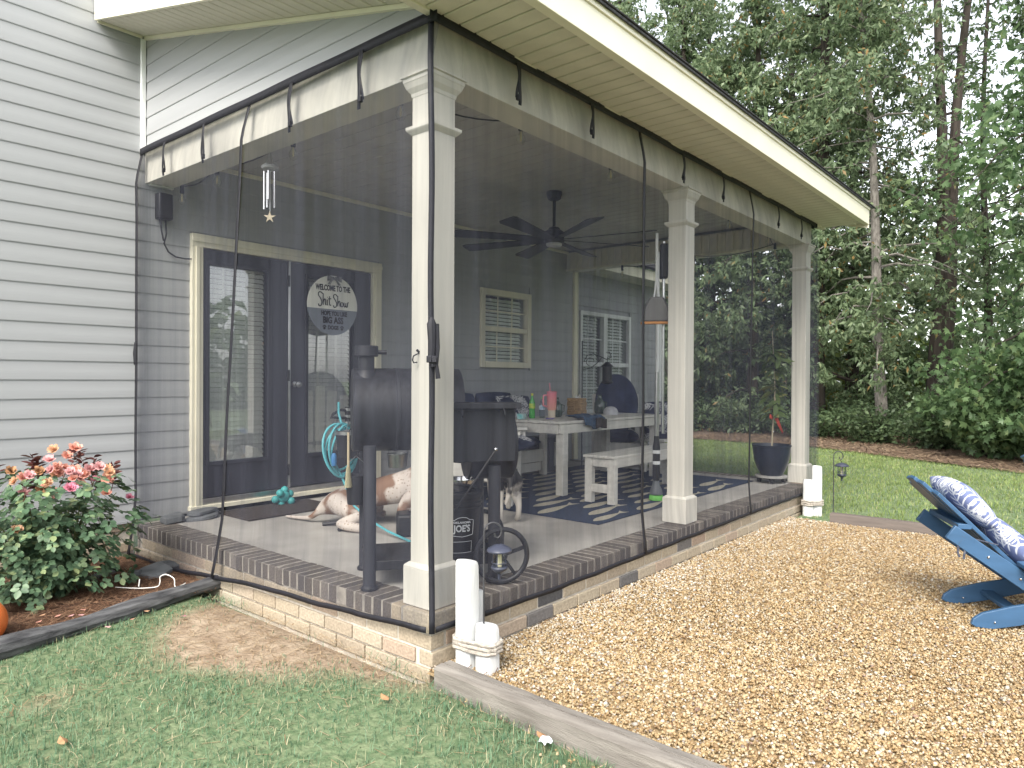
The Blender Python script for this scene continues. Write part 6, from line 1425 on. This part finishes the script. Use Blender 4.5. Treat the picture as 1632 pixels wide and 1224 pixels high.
v,f = needles(420, [(-.02,-.06),(4.85,-.06),(4.85,-2.7),(.2,-2.5)], .05, .004, .016, .026, 37)
o = bpy.data.objects.new('gravel_twigs', np_mesh('gravel_twigs', v, f, needle_m)); link(o); tag(o, 'dark twigs and needles dropped on the gravel', 'debris', kind='stuff')
# timbers
wood_g = mat('weathered_timber', (.245,.225,.20), .9, col2=(.14,.125,.11), scale=3, stretch=(14,1.2,14), bump=.5, bscale=20)
wood_b = mat('brown_timber', (.15,.125,.11), .9, col2=(.105,.088,.078), scale=3, stretch=(14,1.2,14), bump=.4, bscale=20)
def timber(name, pts, w, h, m, label, crack):
    b = MB(); off = [(-w/2,-.14),(w/2,-.14),(w/2,h-.004),(w/2-.006,h),(.006+crack,h),(crack+.003,h-.02),(crack-.002,h),(-w/2+.01,h-.003),(-w/2,h-.012)]
    n = len(off); vs = []; k = len(pts)
    for i,(x,y,dz) in enumerate(pts):
        a = Vector(pts[max(i-1,0)][:2]); c = Vector(pts[min(i+1,k-1)][:2]); t = (c-a).normalized(); s = Vector((-t.y,t.x))
        for (p,q) in off: vs.append((x+s.x*p+random.gauss(0,.0012), y+s.y*p+random.gauss(0,.0012), q+(dz if q > 0 else 0)+random.gauss(0,.001)))
    fs = [(i*n+j, i*n+(j+1)%n, (i+1)*n+(j+1)%n, (i+1)*n+j) for i in range(k-1) for j in range(n)]
    fs += [tuple(range(n-1,-1,-1)), tuple((k-1)*n+j for j in range(n))]
    o = b.add(vs, fs).build(name, m, angle=40); tag(o, label, 'timber'); return o
P_ = [(-.075-.085*t-.012*math.sin(t*2.6), -.155-1.6*t, -.012*math.cos(t*3)) for t in [i/14 for i in range(38)]]
timber('garden_timber', P_, .098, .092, wood_g, 'cracked grey timber edging between the lawn and the gravel', .004)
timber('garden_timber', [(4.985+.006*math.sin(i), -.42-.25*i, 0) for i in range(23)], .09, .085, wood_b, 'brown timber edging at the far end of the gravel', .01)
# black edging log
lg = MB(); pts = []
for i in range(40):
    t = i/39; x = -3.6+3.56*t; y = 1.30+.66*t-.12*t*(1-t)+.02*math.sin(t*9); pts.append((x,y,.035+.008*math.sin(t*14)))
lg.tube(pts, [.052+.008*math.sin(i*.8)+random.gauss(0,.002) for i in range(40)], 10)
lm = mat('edging_cloth', (.022,.022,.026), .85, col2=(.14,.14,.145), scale=5, stretch=(1,5,8), bump=.6, bscale=40)
o = lg.build('edging_log', lm); tag(o, 'black cloth wrapped edging log along the mulch bed', 'edging')
# ------------------------------------------------------------------ trees, shrubs and the wood behind
bark_d = mat('dark_bark', (.060,.048,.040), .95, col2=(.028,.023,.020), scale=5, stretch=(3,3,.5), bump=.9, bscale=25)
bark_g = mat('grey_bark', (.20,.185,.165), .95, col2=(.085,.075,.066), scale=6, stretch=(3,3,1.2), bump=.7, bscale=25)
LEAF = {
 'a': ramp_mat('leaf_drooping', [(0,(.10,.145,.078)),(.4,(.165,.225,.122)),(.75,(.215,.285,.16)),(.965,(.27,.33,.18)),(.975,(.30,.21,.08)),(1,(.34,.22,.09))], 'isl', .36, transl=.48, bscale=1.2),
 'b': ramp_mat('leaf_broad', [(0,(.075,.13,.06)),(.5,(.12,.195,.088)),(.9,(.175,.26,.118)),(1,(.24,.31,.135))], 'isl', .38, transl=.48, bscale=1.2),
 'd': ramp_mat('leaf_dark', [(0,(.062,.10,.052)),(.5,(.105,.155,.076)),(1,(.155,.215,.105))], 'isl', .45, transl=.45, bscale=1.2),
 'y': ramp_mat('leaf_backlit', [(0,(.07,.12,.03)),(.5,(.14,.19,.045)),(1,(.24,.26,.07))], 'isl', .5, transl=.4, bscale=.8),  # light from behind is put into these yellow green leaf colours
}
def leaf_quads(c, size, r, droop=.6, aspect=.42, star=False):
    """c (n,3) leaf positions -> kite shaped leaves"""
    n = len(c); a = r.uniform(0,2*PI,n); el = r.normal(-droop, .45, n)
    d = np.stack([np.cos(a)*np.cos(el), np.sin(a)*np.cos(el), np.sin(el)],-1)
    q = r.normal(0,1,(n,3)); q[:,2] += .0; s = np.cross(d, q); s /= np.linalg.norm(s,axis=1,keepdims=True)+1e-9
    nn = np.cross(d,s)
    l = size*r.uniform(.65,1.3,n)[:,None]; w = l*aspect
    if not star:
        v = np.stack([c, c+d*l*.45+s*w*.5+nn*l*.05, c+d*l, c+d*l*.45-s*w*.5+nn*l*.05],1).reshape(-1,3)
        return v, (np.arange(n)*4)[:,None]+np.array([[0,1,2,3]])
    V = [c]
    for k2, (an, ll) in enumerate(((-1.25,.75),(-.62,.52),(-.32,.9),(0,.55),(0.01,1.0),(.32,.55),(.62,.9),(.95,.5),(1.25,.75))):
        V.append(c+(d*math.cos(an)+s*math.sin(an))*l*ll+nn*l*(-.12*abs(an)))
    # five pointed: centre + outline fan as quads
    v = np.stack(V,1); n2 = v.shape[1]
    f = np.array([[0,1,2,3],[0,3,4,5],[0,5,6,7],[0,7,8,9]])
    return v.reshape(-1,3), ((np.arange(n)*n2)[:,None,None]+f[None]).reshape(-1,4)

def tree(name, label, x, y, h, tr, z0, R, kind, nl, seed, lean=(0,0), bark=None, size=.12, droop=.75, dense=1.0, fork=False, top=None, star=False, group='trees at the edge of the wood', side=None, limbs=44, spread=.32):
    r = np.random.default_rng(seed); rr = random.Random(seed)
    t = thing(name, label, 'tree', (x,y,0), group)
    tb = MB(); top = top or h
    def trunk(dx, dy, ph):
        pts = []; rad = []
        for i in range(15):
            u = i/14; z = -.1+h*u
            pts.append(Vector((x+dx*u+lean[0]*z+.10*math.sin(z*.55+ph)*min(1,z/3), y+dy*u+lean[1]*z+.10*math.cos(z*.47+ph)*min(1,z/3)-.1*min(1,z/3), z)))
            rad.append(tr*(1.25 if i == 0 else 1)*(1-.78*u))
        tb.tube(pts, rad, 9); return pts
    stems = [trunk(0,0,seed)]
    if fork: stems.append(trunk(.9,-.7,seed+2))
    cl = []
    for k in range(limbs):
        st = rr.choice(stems); u = (k+rr.random())/limbs; z = z0+(top*.96-z0)*u
        i = min(13, max(0, int((z+.1)/h*14))); p0 = st[i].lerp(st[i+1], min(1,max(0,((z+.1)/h*14-i))))
        an = rr.uniform(0,2*PI) if side is None else rr.gauss(side, 1.2)
        shape = math.sin(PI*min(1,max(.12,(z-z0)/(h-z0)*.8+.22)))
        ln = R*shape*rr.uniform(.6,1.15); rise = rr.uniform(-.05,.5)
        pts = []
        for j in range(6):
            s = j/5; pts.append(p0+Vector((math.cos(an)*ln*s, math.sin(an)*ln*s, ln*(rise*s-.55*s*s))) + Vector((rr.gauss(0,.05),rr.gauss(0,.05),rr.gauss(0,.05)))*(j>0))
        r0 = max(.012, tr*.28*(1-.6*u)); tb.tube(pts, [r0*(1-.85*j/5) for j in range(6)], 5)
        for j in range(1,6):
            for q in range(3 if j > 2 else 2):
                s = (j-rr.random()*.9)/5; i2 = min(4,int(s*5)); p = pts[i2].lerp(pts[i2+1], s*5-i2)
                sp = spread*(.6+.6*s); cl.append((p.x+rr.gauss(0,sp*.9), p.y+rr.gauss(0,sp*.9), p.z+rr.gauss(0,sp*.8)-.1, sp*rr.uniform(.6,1.25)))
    tb.build('trunk', bark or bark_d, t)
    cl = np.array(cl); w = cl[:,3]**2; w /= w.sum(); idx = r.choice(len(cl), nl, p=w)
    g = r.normal(0,1,(nl,3)); g /= np.linalg.norm(g,axis=1,keepdims=True); g *= r.uniform(0,1,(nl,1))**.5
    c = cl[idx,:3]+g*cl[idx,3:4]*np.array([1.25,1.25,.8]); c[:,2] = np.maximum(c[:,2], .12)
    if not star:                                   # leaves hang in tufts of six from each twig tip
        m6 = nl//6; c = np.repeat(c[:m6],6,axis=0)+r.normal(0,.022,(m6*6,3))
    v,f = leaf_quads(c, size*(1.18 if not star else 1), r, droop, star=star, aspect=.36 if not star else 1)
    o = bpy.data.objects.new('crown', np_mesh('crown', v, f, LEAF[kind])); link(o, t); return t

def shrub(name, label, x, y, h, R, kind, nl, seed, size=.10, star=False, droop=.3, group='shrubs at the edge of the wood', flat=1.0):
    r = np.random.default_rng(seed); rr = random.Random(seed)
    t = thing(name, label, 'shrub', (x,y,0), group); tb = MB(); cl = []
    for k in range(22):
        an = rr.uniform(0,2*PI); ln = R*rr.uniform(.35,1.0); hh = h*rr.uniform(.35,1.0)*(1-.35*(ln/R)**2)
        pts = [Vector((x+math.cos(an)*ln*s+rr.gauss(0,.03), y+math.sin(an)*ln*s+rr.gauss(0,.03), -.05+hh*(s**.7))) for s in (0,.3,.6,.85,1)]
        tb.tube(pts, [.02,.016,.012,.008,.004], 5)
        for s in (1,2,3,4): cl.append((*pts[s], .16*R+.16)); 
    tb.build('stems', bark_d, t)
    cl = np.array(cl); idx = r.integers(0,len(cl),nl)
    g = r.normal(0,1,(nl,3)); g /= np.linalg.norm(g,axis=1,keepdims=True); g *= r.uniform(0,1,(nl,1))**.45
    c = cl[idx,:3]+g*cl[idx,3:4]*np.array([1.2,1.2,.75]); c[:,2] = np.maximum(c[:,2], .04)
    v,f = leaf_quads(c, size, r, droop, star=star, aspect=.5 if not star else 1)
    o = bpy.data.objects.new('foliage', np_mesh('foliage', v, f, LEAF[kind])); link(o, t); return t

tree('oak_tree', 'thick dark trunk standing nearest the far porch post', 16.4, 3.15, 14, .24, 1.3, 2.9, 'a', 34000, 11)
tree('birch_tree', 'leaning pale grey trunk behind the sunlit bush', 15.4, 1.35, 13, .14, 2.1, 2.3, 'a', 30000, 12, lean=(.0,.07), bark=bark_g, limbs=64)
tree('pine_tree', 'tall forked dark trunk against the bright gap', 17.6, .75, 15, .19, 5.0, 1.7, 'd', 5200, 13, fork=True, limbs=18)
tree('gum_tree', 'broad leaved tree hanging in from the frame edge', 12.6, -2.35, 10, .18, 1.6, 2.3, 'b', 15000, 14, size=.115, star=True, droop=.5, spread=.42)
tree('gum_tree', 'broad leaved dark tree outermost along the wood', 12.6, -3.9, 12, .2, 1.2, 2.6, 'd', 11000, 15, size=.14)
tree('cherry_tree', 'pale drooping tree just above the eave end', 16.6, 4.9, 13, .17, .8, 2.6, 'a', 32000, 16, size=.13)
tree('cherry_tree', 'pale drooping tree above the middle of the eave', 16.4, 7.0, 13.5, .18, 1.0, 2.7, 'a', 32000, 17, size=.13)
tree('cherry_tree', 'feathery tree rising over the porch roof', 17.0, 9.4, 14, .2, 2.5, 2.9, 'a', 30000, 18, size=.13)
tree('pine_tree', 'sparse pine over the roof near the top edge', 18.5, 12.6, 15, .2, 4.0, 2.8, 'a', 26000, 19, size=.14)
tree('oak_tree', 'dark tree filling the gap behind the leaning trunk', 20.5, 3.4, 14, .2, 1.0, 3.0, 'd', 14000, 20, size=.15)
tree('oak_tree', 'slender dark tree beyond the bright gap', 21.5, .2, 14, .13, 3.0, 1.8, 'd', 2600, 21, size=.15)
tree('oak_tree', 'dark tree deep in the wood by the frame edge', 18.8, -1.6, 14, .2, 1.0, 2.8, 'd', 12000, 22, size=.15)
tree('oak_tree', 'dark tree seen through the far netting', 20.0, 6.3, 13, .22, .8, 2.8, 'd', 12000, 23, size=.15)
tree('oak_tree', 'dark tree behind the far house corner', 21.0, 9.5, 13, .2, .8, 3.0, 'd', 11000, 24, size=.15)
shrub('leafy_bush', 'bright broad leaved bush spreading over the litter', 12.9, -.95, 2.1, 1.35, 'b', 4200, 41, size=.115, star=True)
shrub('leafy_bush', 'darker broad leaved bush by the frame edge', 12.2, -2.6, 2.3, 1.3, 'b', 3600, 42, size=.115, star=True)
shrub('undergrowth_bush', 'dark ivy bush at the foot of the leaning trunk', 14.8, 1.5, 1.0, .9, 'd', 3200, 43)
shrub('undergrowth_bush', 'dark ivy bush at the foot of the thick trunk', 15.6, 3.0, 1.1, 1.0, 'd', 3600, 44)
shrub('undergrowth_bush', 'dark low bush seen through the far netting', 15.9, 4.7, 1.2, 1.1, 'd', 3600, 45)
shrub('undergrowth_bush', 'dark low bush close behind the far netting', 16.0, 6.6, 1.3, 1.2, 'd', 3600, 46)
shrub('undergrowth_bush', 'dark tangle under the broad leaved tree', 14.3, .1, 1.1, 1.0, 'd', 3400, 47)
shrub('undergrowth_bush', 'dark tangle below the forked trunk', 17.0, 1.9, 1.6, 1.3, 'd', 3400, 48)
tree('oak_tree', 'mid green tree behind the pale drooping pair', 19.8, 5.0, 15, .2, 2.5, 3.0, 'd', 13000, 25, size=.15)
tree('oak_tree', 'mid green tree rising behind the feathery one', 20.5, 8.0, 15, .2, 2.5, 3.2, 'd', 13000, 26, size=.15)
tree('gum_tree', 'tall green tree in the top corner of the frame', 17.6, -2.6, 15, .2, 3.0, 2.8, 'a', 18000, 27, size=.14)
# distant wood as one mass
r = np.random.default_rng(77); n = 42000
th = r.uniform(-.40,1.05,n); dd = r.uniform(28,44,n)
cx_, cy_ = -2+dd*np.cos(th), -2+dd*np.sin(th)
hh = (3.5+10*vnoise(cx_,cy_,.33,51)**1.6); zz = r.uniform(0,1,n)*hh
v,f = leaf_quads(np.stack([cx_,cy_,zz],-1), .42, r, .3, aspect=.5)
o = bpy.data.objects.new('distant_wood', np_mesh('distant_wood', v, f, LEAF['a'])); link(o); tag(o, 'hazy green wood far behind the trees', 'wood', kind='stuff')
n = 9000; th = r.uniform(-.30,.60,n); dd = r.uniform(24,27,n); cx_, cy_ = -2+dd*np.cos(th), -2+dd*np.sin(th)
zz = r.uniform(0,1,n)*(1.5+2.2*vnoise(cx_,cy_,.6,53))
v,f = leaf_quads(np.stack([cx_,cy_,zz],-1), .30, r, .3, aspect=.5)
o = bpy.data.objects.new('sunlit_thicket', np_mesh('sunlit_thicket', v, f, LEAF['y'])); link(o); tag(o, 'thicket between the trunks, backlight put into its yellow green leaves', 'thicket', kind='stuff')
n = 9000; th = r.uniform(-2.9,-.9,n); dd = r.uniform(24,34,n); cx_, cy_ = 0+dd*np.cos(th), dd*np.sin(th)
zz = r.uniform(0,1,n)**1.1*(4+3*vnoise(cx_,cy_,.35,52))
v,f = leaf_quads(np.stack([cx_,cy_,zz],-1), .7, r, .3, aspect=.7)
o = bpy.data.objects.new('wood_across_the_lawn', np_mesh('wood_across_the_lawn', v, f, LEAF['b'])); link(o); tag(o, 'green wood across the lawn, mirrored in the door panes', 'wood', kind='stuff')
